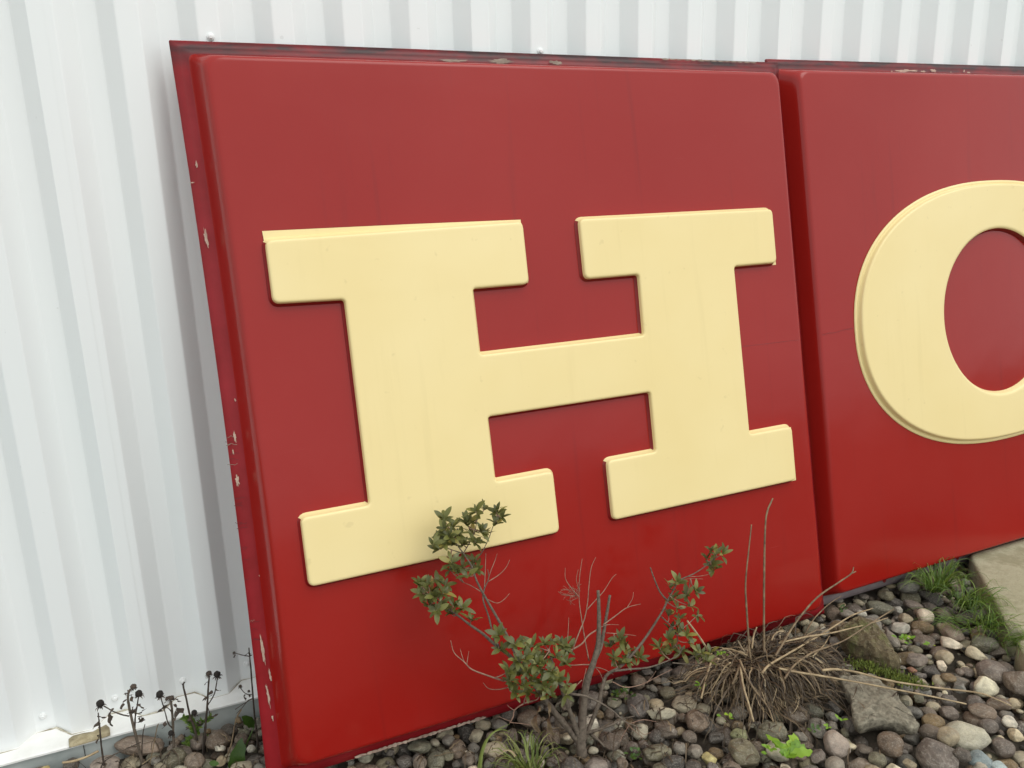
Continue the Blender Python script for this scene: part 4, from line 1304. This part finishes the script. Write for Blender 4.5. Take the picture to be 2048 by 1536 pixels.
for (x, y, d, cnt) in clumps:
    c = at_d(*crop3(x, y), d + rng.uniform(-.022, .022))
    near = min(branch_samples, key=lambda p: (p - c).length)
    grow = (c - near)
    axis = (Vector((rng.uniform(-.40, .40), -.40 + rng.uniform(-.3, .3), .90)) + grow.normalized() * .35).normalized()
    if grow.length > .004:
        P, R = catmull([near, near.lerp(c, .5) + Vector((rng.uniform(-.004, .004), rng.uniform(-.004, .004), -.003)), c], [.0016, .0012, .0009], 3)
        tube_geo(P, R, 5, .1, TV, TF)
    ph = rng.uniform(0, 6.28)
    a = axis.cross(Vector((1, 0, .2))).normalized(); b = axis.cross(a)
    cnt += 2
    for k in range(cnt):
        th = ph + 2 * math.pi * k / cnt + rng.uniform(-.35, .35)
        out = math.radians(rng.uniform(28, 80))
        dirv = (axis * math.cos(out) + (a * math.cos(th) + b * math.sin(th)) * math.sin(out)).normalized()
        side = dirv.cross(axis)
        if side.length < 1e-3: continue
        side.normalize(); nrm = side.cross(dirv).normalized()
        Lf = rng.uniform(.016, .032) * (1.0 if d > .23 else 1.02)
        Rm = Matrix((side, dirv, nrm)).transposed().to_4x4()
        leafspec.append((Lf, Matrix.Translation(c - axis * rng.uniform(0, .006)) @ Rm @ Matrix.Rotation(rng.uniform(-.35, .35), 4, 'Y') @ Matrix.Scale(Lf, 4)))
o = mesh_obj("leaf_stalk", TV, TF, M['twig'], shrub); rel(o, SH0); tag(o, kind="stuff")
leafspec.sort(key=lambda s: -s[0])
inv = Matrix.Translation(-SH0)
RV, RF = [], []
for i, (Lf, mw) in enumerate(leafspec):
    me = LEAVES[i % len(LEAVES)]
    if i < 300:
        o = bpy.data.objects.new("leaf", me); col.objects.link(o); o.parent = shrub
        o.matrix_local = inv @ mw
    else:
        b0 = len(RV); RV += [inv @ mw @ v.co for v in me.vertices]; RF += [tuple(b0 + k for k in p.vertices) for p in me.polygons]
o = mesh_obj("small_leaf", RV, RF, M['leaf'], shrub); tag(o, kind="stuff")
print("LEAVES", len(leafspec))

# two withered leaf curls hanging under the leaf mass
for (pts, w) in (([(830, 1200), (815, 1250), (800, 1300), (830, 1345)], .030), ([(880, 1180), (885, 1250), (880, 1310), (905, 1370)], .022)):
    V, F = [], []
    P, _ = catmull([at_d(*crop3(x, y), .24) for x, y in pts], [1] * 4, 5)
    for i, p in enumerate(P):
        t = i / (len(P) - 1); ww = w * math.sin(math.pi * (.08 + .88 * t)) * .5
        tw = t * 2.2 + .4
        s = Vector((math.cos(tw), math.sin(tw) * .8, 0))
        V += [p - s * ww + Vector((0, rng.uniform(-.003, .003), 0)), p + Vector((0, .006, 0)), p + s * ww + Vector((0, rng.uniform(-.003, .003), 0))]
    for i in range(len(P) - 1):
        for k in range(2): F.append((i * 3 + k, i * 3 + k + 1, i * 3 + k + 4, i * 3 + k + 3))
    o = mesh_obj("withered_leaf", V, F, M['stem'], shrub); rel(o, SH0)

# ------------------------------------------------------------------ the dead grass clump
def crop4(x, y): return 1348 + x / 2.667, 960 + y / 2.667
CL0 = at_z(*crop4(470, 1040), 0.0)
clump = empty("dead_grass_clump", CL0)
tag(clump, "brown dried ornamental grass clump with bare stems, right of the shrub", "dry grass")
def blade_clump(n, seed, rx, ry, hmin, hmax, reach0, reach1, wid, zb, mat, parent, name, origin, dirbias=None, droop=1.0, segs=9, centre=None, kind="stuff"):
    r = random.Random(seed)
    V, F = [], []
    c = centre or origin
    for k in range(n):
        th = r.uniform(0, 2 * math.pi); q = math.sqrt(r.random())
        root = Vector((c.x + rx * q * math.cos(th), c.y + ry * q * math.sin(th), zb))
        az = th + r.uniform(-.7, .7) if dirbias is None else (dirbias[0] + r.gauss(0, dirbias[1]))
        d = Vector((math.cos(az), math.sin(az), 0)); sidew = Vector((-d.y, d.x, 0))
        R = r.uniform(reach0, reach1); h = r.uniform(hmin, hmax); end = r.uniform(-.01, .03) if droop > .5 else h * r.uniform(.3, 1)
        bend = r.uniform(-.04, .04) * (reach1 / .2)
        pts = []
        for i in range(segs):
            t = i / (segs - 1)
            up = h * math.sin(math.pi * min(1, t * (1.0 if droop > .5 else .62)) ** .75) if droop > .5 else h * math.sin(math.pi * .5 * min(1, t * 1.25))
            if droop <= .5 and t > .7: up -= h * droop * ((t - .7) / .3) ** 2
            z = zb + up + (end * t if droop > .5 else 0)
            pts.append(root + d * (R * t ** 1.15) + sidew * bend * math.sin(t * 3) + Vector((0, 0, z - zb)) + Vector((r.uniform(-1, 1), r.uniform(-1, 1), r.uniform(-1, 1))) * .0018)
        ribbon_geo(pts, wid * r.uniform(.55, 1.3), V, F, r.uniform(.05, .4), (d * -.3 + Vector((r.uniform(-.5, .5), r.uniform(-.5, .5), 1))).normalized())
    o = mesh_obj(name, V, F, M[mat], parent)
    rel(o, origin)
    if kind: tag(o, kind=kind)
    return o
cc = Vector((CL0.x + .0, CL0.y + .01, 0))
def wild_blades(n, seed, rx, ry, wid, mat, name, az0=None, spread=.6, h=(.04, .11), reach=(.08, .22), kink=.45):
    """blades grown step by step: they rise, lose stiffness, fall over and lie down on the stones"""
    r = random.Random(seed); V, F = [], []
    for k in range(n):
        th = r.uniform(0, 6.283); q = math.sqrt(r.random())
        p = Vector((cc.x + rx * q * math.cos(th), cc.y + ry * q * math.sin(th), r.uniform(-.01, .03)))
        az = th + r.gauss(0, .7) if az0 is None else az0 + r.gauss(0, spread)
        L = r.uniform(*reach) + r.uniform(*h); hmax = r.uniform(*h)
        pitch = r.uniform(.6, 1.45); n_s = 11; step = L / n_s
        fall = (pitch + r.uniform(.9, 1.7)) / n_s * r.uniform(1.1, 1.8)
        pts = [p.copy()]
        for i in range(n_s):
            az += r.gauss(0, kink * .45); pitch -= fall * (0.6 + i / n_s)
            if i == 4 and r.random() < .35: pitch -= r.uniform(.4, 1.2)          # a broken blade
            pitch = max(pitch, -1.45)
            p = p + Vector((math.cos(az) * math.cos(pitch), math.sin(az) * math.cos(pitch), math.sin(pitch))) * step
            if p.z < .012:
                p.z = .012 + r.uniform(0, .012); pitch = r.uniform(-.1, .15)
            if p.y > -.405 and p.z < .25: p.y = -.405 - r.uniform(0, .01)
            pts.append(p.copy())
        ribbon_geo(pts, wid * r.uniform(.45, 1.35), V, F, r.uniform(.05, .45), Vector((r.uniform(-.7, .7), r.uniform(-.9, .3), 1)).normalized())
    o = mesh_obj(name, V, F, M[mat], clump); rel(o, CL0); tag(o, kind="stuff")
wild_blades(760, 3, .115, .055, .0038, 'blades', "dead_blade", None, .6, (.03, .065), (.05, .165))
wild_blades(720, 4, .110, .045, .0036, 'darkblades', "dead_blade", -1.20, .50, (.03, .06), (.08, .185), .30)
wild_blades(330, 5, .110, .045, .0046, 'paleblades', "dead_blade", None, .6, (.03, .065), (.04, .15), .55)
wild_blades(120, 6, .13, .07, .0034, 'darkblades', "dead_blade", None, .6, (.02, .04), (.16, .30), .30)

def gstem(pts, r0, r1, spec0, spec1, mat='stem'):
    P, R = [], []
    n = len(pts)
    for i, (x, y) in enumerate(pts):
        t = i / (n - 1)
        px, py = crop4(x, y)
        k0, v0 = spec0; k1, v1 = spec1
        if k0 == 'd': P.append(at_d(px, py, v0 + (v1 - v0) * t))
        else: P.append(at_z(px, py, v0 + (v1 - v0) * t))
        R.append((r0 + (r1 - r0) * t) * rng.uniform(.62, .80) / 2000)
    return tube("dry_stem", P, R, M[mat], clump, 6, 5, .12, CL0)
gstem([(410, 960), (400, 880), (388, 700), (382, 550), (398, 380), (408, 290), (413, 238)], 7.5, 4.5, ('d', .215), ('d', .195), 'stem')
gstem([(482, 920), (480, 870), (480, 650), (482, 420), (488, 230), (500, 160), (515, 125), (527, 98)], 9.5, 5, ('d', .205), ('d', .18))
gstem([(540, 940), (570, 890), (650, 760), (760, 630), (880, 545), (945, 500), (958, 465)], 9, 5, ('d', .21), ('d', .15))
gstem([(940, 500), (955, 495), (970, 488)], 5, 4, ('d', .15), ('d', .148))
gstem([(470, 1030), (510, 985), (620, 920), (740, 850), (840, 790), (950, 722), (1060, 685)], 10, 5, ('z', .085), ('z', .062), 'palestem')
gstem([(560, 870), (700, 838), (830, 818), (950, 790), (1050, 765), (1140, 735)], 7, 4, ('z', .09), ('z', .055), 'palestem')
gstem([(590, 1060), (640, 990), (740, 920), (900, 860), (1040, 770), (1170, 690)], 8, 5, ('z', .09), ('z', .070))
gstem([(690, 840), (740, 750), (800, 685), (850, 645), (895, 618)], 5, 3, ('z', .055), ('z', .06))
gstem([(560, 1005), (640, 1022), (800, 1048), (960, 1075), (1100, 1102), (1350, 1150), (1560, 1195)], 8, 4.5, ('z', .085), ('z', .045), 'palestem')
gstem([(790, 1015), (860, 1010), (960, 1022), (1060, 1048), (1200, 1080), (1400, 1108), (1620, 1135), (1720, 1170), (1800, 1205)], 9, 4, ('z', .08), ('z', .045), 'palestem')
gstem([(200, 930), (170, 890), (130, 830), (70, 750)], 9, 6, ('d', .225), ('d', .225), 'palestem')
gstem([(240, 955), (205, 965), (185, 1010), (165, 1080), (145, 1165)], 9, 7, ('z', .085), ('z', .03), 'palestem')
gstem([(300, 975), (270, 1000), (230, 1070), (190, 1140)], 7, 3, ('z', .085), ('z', .03), 'palestem')
gstem([(350, 960), (390, 1050), (430, 1120), (500, 1210), (530, 1290)], 9, 5, ('z', .095), ('z', .03), 'stem')
gstem([(355, 1000), (370, 1100), (400, 1200), (425, 1290)], 9, 7, ('z', .085), ('z', .03), 'palestem')
gstem([(350, 985), (330, 1050), (310, 1090)], 9, 8, ('z', .085), ('z', .06), 'stem')
gstem([(415, 900), (425, 830), (442, 785)], 8, 4, ('z', .11), ('z', .15), 'palestem')
gstem([(520, 855), (540, 820), (580, 800)], 6, 4, ('z', .075), ('z', .07), 'palestem')
gstem([(255, 900), (310, 905), (390, 935)], 8, 5, ('z', .1), ('z', .1), 'palestem')
gstem([(740, 940), (800, 880), (830, 830)], 6, 3, ('z', .075), ('z', .05), 'palestem')

# dry litter caught between the stones near the shrub, the clump and the panel foot
V, F = [], []
rl_ = random.Random(77)
for k in range(760):
    t = rl_.random()
    if t < .45: x, y = rl_.uniform(.45, 1.15), rl_.uniform(-.62, -.36)
    elif t < .85: x, y = rl_.gauss(1.33, .17), rl_.gauss(-.62, .09)
    else: x, y = rl_.uniform(-.2, .22), rl_.uniform(-.30, -.06)
    if y > -.355 and x > .2: continue
    i_, j_ = int((x - HX0) / RES), int((y - HY0) / RES)
    if not (0 <= i_ < HNX and 0 <= j_ < HNY): continue
    z = float(HM[j_, i_])
    if z > .06: continue
    a = rl_.uniform(0, 6.28); L = rl_.uniform(.02, .085); bend = rl_.uniform(-1.2, 1.2); P = []
    for q in range(6):
        jj, ii = int((y - HY0) / RES), int((x - HX0) / RES)
        zz = float(HM[min(max(jj, 0), HNY - 1), min(max(ii, 0), HNX - 1)])
        P.append(Vector((x, y, min(zz, z + .02, .05) + .003 + rl_.uniform(0, .003))))
        x += math.cos(a) * L / 5; y += math.sin(a) * L / 5; a += bend / 5
    ribbon_geo(P, rl_.uniform(.0014, .0038), V, F, .2)
o = mesh_obj("dry_litter", V, F, M['darkblades'])
tag(o, "dead leaf and stalk litter scattered over the stones", "litter", None, "stuff")

# ------------------------------------------------------------------ dead coneflowers by the wall
def crop6(x, y): return x / 3.657, 1200 + y / 3.657
def seed_head(parent, p, r, org, ragged=False):
    bm = bmesh.new()
    bmesh.ops.create_icosphere(bm, subdivisions=3, radius=1.0)
    for v in bm.verts:
        d = v.co.normalized()
        s = 1 + .16 * noise.noise(d * 9 + p * 50) + (.25 * noise.noise(d * 3 + p * 31) if ragged else 0)
        v.co = Vector((d.x * r * s, d.y * r * s, d.z * r * s * (1.02 if not ragged else .8))) + (p - org)
    me = bpy.data.meshes.new("seed_head"); bm.to_mesh(me); bm.free(); me.materials.append(M['black'] if not ragged else M['deadleaf'])
    h = link(bpy.data.objects.new("seed_head", me), parent)
    V, F = [], []
    for k in range(11):                                 # withered bracts under the head
        th = 2 * math.pi * k / 11 + rng.uniform(-.2, .2)
        a = p + Vector((math.cos(th) * r * .5, math.sin(th) * r * .5, -r * .75))
        b = a + Vector((math.cos(th) * r * rng.uniform(.5, .9), math.sin(th) * r * rng.uniform(.5, .9), rng.uniform(-.4, .15) * r))
        cpt = b + Vector((math.cos(th) * r * .3, math.sin(th) * r * .3, rng.uniform(-.7, .3) * r))
        ribbon_geo([a, b, cpt], r * .42, V, F, .3)
    o = mesh_obj("bract", V, F, M['deadleaf'], h); rel(o, org); tag(o, kind="stuff")

def shrivel(parent, p, size, org, seed):
    size *= 1.45
    r = random.Random(seed)
    V, F = [], []
    d = Vector((r.uniform(-1, 1), r.uniform(-.5, .5), r.uniform(-1, -.1))).normalized()
    pts = [p]
    for k in range(5):
        d = (d + Vector((r.uniform(-.7, .7), r.uniform(-.5, .5), r.uniform(-.6, .5)))).normalized()
        pts.append(pts[-1] + d * size / 5)
    P, _ = catmull(pts, [1] * 6, 3)
    n = len(P)
    base = len(V)
    for i, q in enumerate(P):
        t = i / (n - 1); w = size * .22 * math.sin(math.pi * (.1 + .85 * t))
        s = Vector((math.cos(t * 5 + seed), math.sin(t * 5 + seed) * .6, .4 * math.sin(t * 3)))
        V += [q - s * w, q + Vector((0, -.001, 0)), q + s * w]
    for i in range(n - 1):
        for k in range(2): F.append((base + i * 3 + k, base + i * 3 + k + 1, base + i * 3 + k + 4, base + i * 3 + k + 3))
    o = mesh_obj("shrivelled_leaf", V, F, M['deadleaf'], parent); rel(o, org)

def coneflower(label, yy, stems, heads, leaves, seed):
    x0, y0 = stems[0][0][0]
    org = at_y(*crop6(x0, y0), yy); 
    root = empty("dead_coneflower", org)
    tag(root, label, "dead flower", "dead coneflowers standing by the wall footing")
    for pts, w0, w1 in stems:
        P = [at_y(*crop6(x, y), yy + rng.uniform(-.004, .004)) for x, y in pts]
        n = len(P)
        if pts is stems[0][0]: P[0] = Vector((P[0].x, P[0].y, min(P[0].z, -.02)))
        tube("stem", P, [(w0 + (w1 - w0) * i / (n - 1)) / 2000 for i in range(n)], M['deadleaf'] if w0 < 7 else M['bark'], root, 6, 4, .15, org)
    for (x, y, r, rag) in heads: seed_head(root, at_y(*crop6(x, y), yy), r / 1000, org, rag)
    for i, (x, y, s) in enumerate(leaves): shrivel(root, at_y(*crop6(x, y), yy - .002), s / 1000, org, seed * 13 + i)

coneflower("leftmost dead coneflower stem, headless with a curled cup of leaves", -.105,
    [([(770, 1260), (745, 1100), (732, 960), (724, 880), (718, 825)], 5, 2.5)], [], [(722, 885, 14), (722, 885, 12), (716, 845, 14), (725, 1000, 12), (718, 990, 10)], 1)
coneflower("tallest branching dead coneflower with three seed heads, left of the others", -.100,
    [([(1055, 1260), (1010, 1060), (975, 920), (948, 800), (935, 705), (955, 650)], 8, 4.5), ([(945, 850), (890, 838), (830, 815), (760, 775)], 3.2, 2.6), ([(985, 940), (990, 850), (1000, 790), (1012, 715)], 4, 2.6), ([(1045, 1230), (1038, 1100), (1045, 980), (1060, 910)], 3, 2)],
    [(975, 633, 6.5, True), (733, 757, 8.2, False), (1015, 684, 7.6, False)],
    [(912, 680, 16), (905, 690, 12), (925, 725, 18), (960, 690, 14), (795, 850, 18), (825, 790, 20), (1000, 780, 18), (990, 830, 22), (1010, 850, 18), (985, 900, 18), (1030, 900, 16), (1000, 760, 14), (970, 780, 14)], 2)
coneflower("dead coneflower with one round head leaning left beside a ragged broken top", -.095,
    [([(1280, 1250), (1268, 1000), (1262, 850), (1250, 740)], 7, 5), ([(1262, 940), (1230, 900), (1210, 830), (1190, 760), (1172, 705)], 3.2, 2.4), ([(1258, 830), (1240, 800), (1195, 770)], 2.5, 2)],
    [(1168, 688, 8, False), (1252, 715, 6, True), (1250, 973, 6.2, False)],
    [(1240, 700, 14), (1262, 700, 14), (1275, 760, 24), (1285, 800, 20), (1240, 760, 16), (1195, 780, 14), (1215, 880, 14), (1270, 720, 14), (1210, 770, 12)], 3)
coneflower("bare black broken stalk leaning left in front of a wall screw", -.085,
    [([(1450, 1060), (1420, 930), (1390, 850), (1362, 720), (1340, 625), (1350, 600)], 6.5, 3.5), ([(1345, 640), (1338, 625), (1330, 612)], 3, 1.5)], [(1420, 823, 6.4, False)], [(1400, 880, 18), (1370, 900, 16), (1430, 900, 20), (1380, 940, 14), (1360, 880, 12)], 4)
coneflower("paired dead coneflower with two heads side by side, right of the broken stalk", -.090,
    [([(1470, 1260), (1485, 1130), (1500, 950), (1515, 780), (1522, 660), (1530, 560)], 6.5, 3.5), ([(1515, 775), (1545, 730), (1570, 680), (1582, 620), (1590, 565)], 3.2, 2.4), ([(1516, 780), (1532, 820), (1535, 850)], 2.5, 2)],
    [(1527, 536, 6.4, True), (1588, 543, 7.6, False)], [(1550, 660, 22), (1555, 690, 16), (1525, 600, 10), (1540, 850, 14), (1575, 650, 10)], 5)
coneflower("dark thin dead flower stem standing against the red panel's left edge", -.170,
    [([(1890, 1090), (1875, 950), (1858, 800), (1842, 600), (1828, 430), (1820, 350)], 5, 2.8), ([(1828, 412), (1800, 408), (1760, 400), (1715, 386)], 2.4, 1.8), ([(1850, 720), (1810, 740), (1770, 790), (1730, 830)], 2.6, 1.6), ([(1850, 690), (1810, 690), (1780, 670), (1757, 640)], 2, 1.6), ([(1720, 800), (1780, 760), (1850, 720)], 2, 1.4)],
    [(1712, 385, 3, True), (1756, 630, 3.6, True), (1820, 665, 2.6, True)], [(1815, 390, 12), (1820, 380, 10), (1720, 395, 10), (1790, 690, 12), (1835, 690, 12)], 6)

# leaning bare straws in front of the left stones
def straw(name, pts, fn, w, mat, label, spec):
    P = [fn(x, y) for x, y in pts]
    P3 = [at_y(px, py, spec) for px, py in P]
    o = tube(name, P3, [w / 2000] * len(P3), M[mat], None, 5, 4, .1)
    c = P3[0]; rel(o, c); o.location = c
    tag(o, label, "straw", "loose straws by the wall footing")
straw("straw", [(1630, 1230), (1690, 1060), (1725, 880), (1765, 800)], crop6, 3.2, 'stem', "thin tan straw rising before the large green leaf", -.17)
straw("straw", [(1090, 1230), (1120, 1080), (1150, 930), (1160, 905)], crop6, 2.2, 'stem', "fine straw in front of the biggest pinkish wall-side stone", -.12)
straw("straw", [(455, 1190), (540, 1178), (640, 1145), (720, 1105)], crop6, 5.5, 'palestem', "flat pale straw lying across the dark round stone", -.115)
straw("straw", [(770, 1160), (900, 1100), (1030, 1040)], crop6, 2.5, 'deadleaf', "dark thin straw crossing the large pinkish stone", -.14)

# broad leaves
def broad_leaf(name, base, tip, up, width, mat, label, cat, wave=.0, stalk=None, curl=.1):
    L = (tip - base).length
    me = leaf_mesh(hash(name + label) % 50 if False else int(L * 1000), 1.0, width / L, curl, .12, 12, wave, "leaf_blade")
    me.materials.append(M[mat])
    dv = (tip - base).normalized(); s = dv.cross(up).normalized(); n = s.cross(dv)
    return me, Matrix.Translation(base) @ Matrix((s, dv, n)).transposed().to_4x4() @ Matrix.Scale(L, 4)
dk0 = at_y(*crop6(1690, 1260), -.20)
dock = empty("dock_plant", dk0)
tag(dock, "low plant with one large dark green leaf left of the red panel's foot", "weed")
for (a, b, wd) in (((1770, 1010), (1700, 1290), .034), ((1860, 925), (1775, 855), .022), ((1900, 1230), (1960, 1210), .02), ((1530, 1190), (1600, 1200), .012)):
    me, mw = broad_leaf("leaf", at_y(*crop6(*a), -.19), at_y(*crop6(*b), -.215), Vector((.1, -.8, .6)), wd, 'dock', "", "", .05)
    o = bpy.data.objects.new("leaf", me); link(o, dock); o.matrix_local = Matrix.Translation(-dk0) @ mw
for a in ((1770, 1010), (1860, 925)):
    tube("stalk", [dk0 + Vector((0, .02, -.03)), at_y(*crop6(*a), -.19)], [.0018, .0014], M['dock'], dock, 5, 4, .1, dk0)

# feathery fern-like weed behind the coneflowers
fn0 = at_y(*crop6(1440, 1080), -.075)
fern = empty("feathery_weed", fn0)
tag(fern, "small feathery green weed between the coneflower stems and the footing", "weed")
V, F = [], []
rf = random.Random(8)
for k in range(16):
    x, y = rf.uniform(1390, 1500), rf.uniform(900, 1090); a = rf.uniform(-2.6, -.5); P = []
    for i in range(5):
        P.append(at_y(*crop6(x, y), -.072 + rf.uniform(-.004, .004))); x += 22 * math.cos(a); y += 18 * math.sin(a); a += rf.uniform(-.3, .3)
    p, r = catmull(P, [.0007] * 5, 3); tube_geo(p, r, 4, 0, V, F)
    for i in range(2, len(p) - 1):
        for sgn in (-1, 1):
            d = (p[i + 1] - p[i]).normalized(); s = Vector((d.z, 0, -d.x)) * sgn
            e = p[i] + (s + d * .6) * rf.uniform(.006, .011)
            ribbon_geo([p[i], p[i].lerp(e, .5) + Vector((0, -.001, 0)), e], .0042, V, F, .2, Vector((0, -1, .2)))
o = mesh_obj("frond", V, F, M['green'], fern); rel(o, fn0); tag(o, kind="stuff")

# bright weed rosette at the front of the dead clump
def crop_r3(x, y): return 1232 + x / 5.02, 1230 + y / 5.02
wd0 = at_z(*crop_r3(1740, 1400), .022)
weed = empty("bright_weed", wd0)
tag(weed, "bright yellow-green weed rosette in front of the dead grass clump", "weed")
for (tx, ty, wd) in ((1500, 1200, .020), (1570, 1260, .018), (1800, 1195, .026), (1975, 1375, .024), (1900, 1310, .020), (1640, 1380, .018), (1790, 1440, .020), (1700, 1290, .022), (1840, 1260, .022), (1690, 1420, .016)):
    tip = at_z(*crop_r3(tx, ty), .032)
    me, mw = broad_leaf("leaf", wd0, tip, Vector((0, -.35, 1)), wd, 'weed', "", "", .12, curl=.02)
    o = bpy.data.objects.new("leaf", me); link(o, weed); o.matrix_local = Matrix.Translation(-wd0) @ mw
    o.rotation_euler.rotate_axis('Y', rng.uniform(-.3, .3))
# little seedlings
def seedling(px, py, z, n, size, label, mat='weed', spread=.02):
    c = at_z(px, py, z)
    root = empty("seedling", c)
    tag(root, label, "weed", "small green seedlings between the stones")
    r = random.Random(int(px * 3 + py))
    for k in range(n):
        a = Vector((r.uniform(-1, 1) * spread, r.uniform(-1, 1) * spread * .8, r.uniform(.0, .012)))
        th = r.uniform(0, 6.28)
        tip = a + Vector((math.cos(th), math.sin(th) * .8, r.uniform(.1, .7))) * size * r.uniform(.6, 1.2)
        me, mw = broad_leaf("leaf", a, tip, Vector((0, -.3, 1)), size * .55, mat, "", "", .05)
        o = bpy.data.objects.new("leaf", me); link(o, root); o.matrix_local = mw
seedling(1538, 1505, .022, 6, .016, "small pale seedling left of the bright green weed rosette", 'weed', .012)
seedling(1245, 1395, .028, 24, .012, "feathery green sprig on the stones right of the shrub trunk", 'dock', .024)
seedling(1268, 1515, .026, 14, .011, "tiny green sprig right of the shrub's foot at the bottom edge", 'dock', .014)
seedling(1398, 1375, .03, 5, .012, "pale green seedling left of the dead grass clump", 'weed', .010)
seedling(1452, 1437, .025, 6, .014, "small seedling under the dead grass clump's left side", 'weed', .018)
seedling(1625, 1462, .03, 7, .013, "dark little seedling at the dead grass clump's lower right", 'dock', .014)
seedling(1681, 1443, .03, 3, .012, "single green sprout at the left end of the flat slab", 'weed', .006)
seedling(1810, 1282, .032, 16, .014, "yellow-green sprout right of the mossy rock", 'weed', .022)
seedling(1855, 1293, .032, 5, .014, "pale lobed seedling left of the tan rounded stone", 'weed', .012)
seedling(1686, 1222, .03, 12, .009, "pale sprout near the corner between the two panels", 'dock', .012)
seedling(1443, 1312, .085, 8, .010, "green sprout at the top of the dead grass clump", 'weed', .014)
seedling(1655, 1457, .028, 4, .010, "tiny sprout just above the pink rounded stone", 'weed', .008)

# moss patch along the flat slab
V, F = [], []
rm_ = random.Random(21)
spine = [at_z(*(1640 + x / 5.02, 1230 + y / 5.02), .024) for x, y in ((330, 500), (480, 530), (620, 590), (760, 630), (880, 690), (960, 700))]
sp, _ = catmull(spine, [1] * 6, 12)
for k in range(850):
    q = sp[rm_.randrange(len(sp))] + Vector((rm_.gauss(0, .013), rm_.gauss(0, .013), rm_.uniform(0, .006)))
    th = rm_.uniform(0, 6.28)
    e = q + Vector((math.cos(th) * .005, math.sin(th) * .005, rm_.uniform(.003, .010)))
    ribbon_geo([q, q.lerp(e, .5) + Vector((0, 0, .0012)), e], .0034, V, F, .2)
o = mesh_obj("moss_patch", V, F, M['mossgreen'])
tag(o, "soft green moss patch along the upper edge of the flat grey slab", "moss", None, "stuff")

# grass tufts
def tuft(name, px, py, z, n, seed, rx, ry, h0, h1, r0, r1, w, mat, label, droop=.55, dirbias=None):
    c = at_z(px, py, z)
    root = empty(name, c)
    tag(root, label, "grass tuft", "green grass tufts in the gravel bed")
    blade_clump(n, seed, rx, ry, h0, h1, r0, r1, w, z - .01, mat, root, "blade", c, dirbias, droop, 8, c)
    return root
tuft("grass_tuft", 1874, 1172, .02, 150, 31, .035, .020, .03, .085, .04, .13, .0028, 'green', "dense green grass tuft at the foot of the right red panel", .45)
tuft("grass_tuft", 1935, 1205, .02, 110, 32, .040, .035, .03, .075, .05, .13, .0028, 'green', "green grass strip along the left edge of the larger paving slab", .45, (-1.3, 1.2))
tuft("grass_tuft", 1975, 1246, .02, 80, 33, .030, .035, .02, .06, .04, .12, .0026, 'green', "looser green grass at the lower corner of the larger paving slab", .45, (-1.6, 1.2))
tuft("grass_tuft", 2012, 1278, .02, 46, 34, .018, .03, .02, .05, .04, .12, .0026, 'green', "thin grass hanging beside the small cut-off paving slab", .45, (-1.4, .8))
tuft("grass_tuft", 1935, 1245, .02, 40, 36, .05, .03, .02, .04, .05, .14, .0024, 'green', "sparse grass blades spreading left over the stones near the slabs", .45, (2.9, .6))
ytuft = tuft("grass_tuft", 1062, 1536, .01, 62, 35, .026, .018, .03, .068, .03, .10, .0038, 'yellowgreen', "yellow-green grass tuft left of the shrub trunk at the bottom edge", .5)
# single arching blades
crop_r4 = lambda x, y: (824 + x / 5.02, 1230 + y / 5.02)
def arch(parent, pts, fn, w, z0, z1, mat):
    n = len(pts)
    P = [at_d(*fn(x, y), z0 + (z1 - z0) * i / (n - 1)) for i, (x, y) in enumerate(pts)]
    pp, _ = catmull(P, [1] * n, 5)
    V, F = [], []
    ribbon_geo(pp, w, V, F, .25, Vector((0, -1, .4)))
    o = mesh_obj("blade", V, F, M[mat], parent); rel(o, parent.location)
ag = empty("arching_grass", at_d(*crop_r4(680, 1538), .24))
tag(ag, "pair of long yellow-green grass blades arching left of the shrub", "grass")
arch(ag, [(670, 1540), (690, 1420), (720, 1310), (770, 1230), (860, 1150), (980, 1095)], crop_r4, .0065, .235, .215, 'yellowgreen')
arch(ag, [(690, 1536), (705, 1400), (740, 1290), (800, 1190), (900, 1150), (1000, 1180)], crop_r4, .005, .24, .225, 'yellowgreen')
arch(ytuft, [(1180, 1480), (1150, 1380), (1130, 1280), (1100, 1200), (1060, 1170)], crop_r4, .005, .245, .22, 'yellowgreen')
arch(ytuft, [(1040, 1420), (1000, 1370), (940, 1360), (870, 1410)], crop_r4, .004, .26, .255, 'palestem')
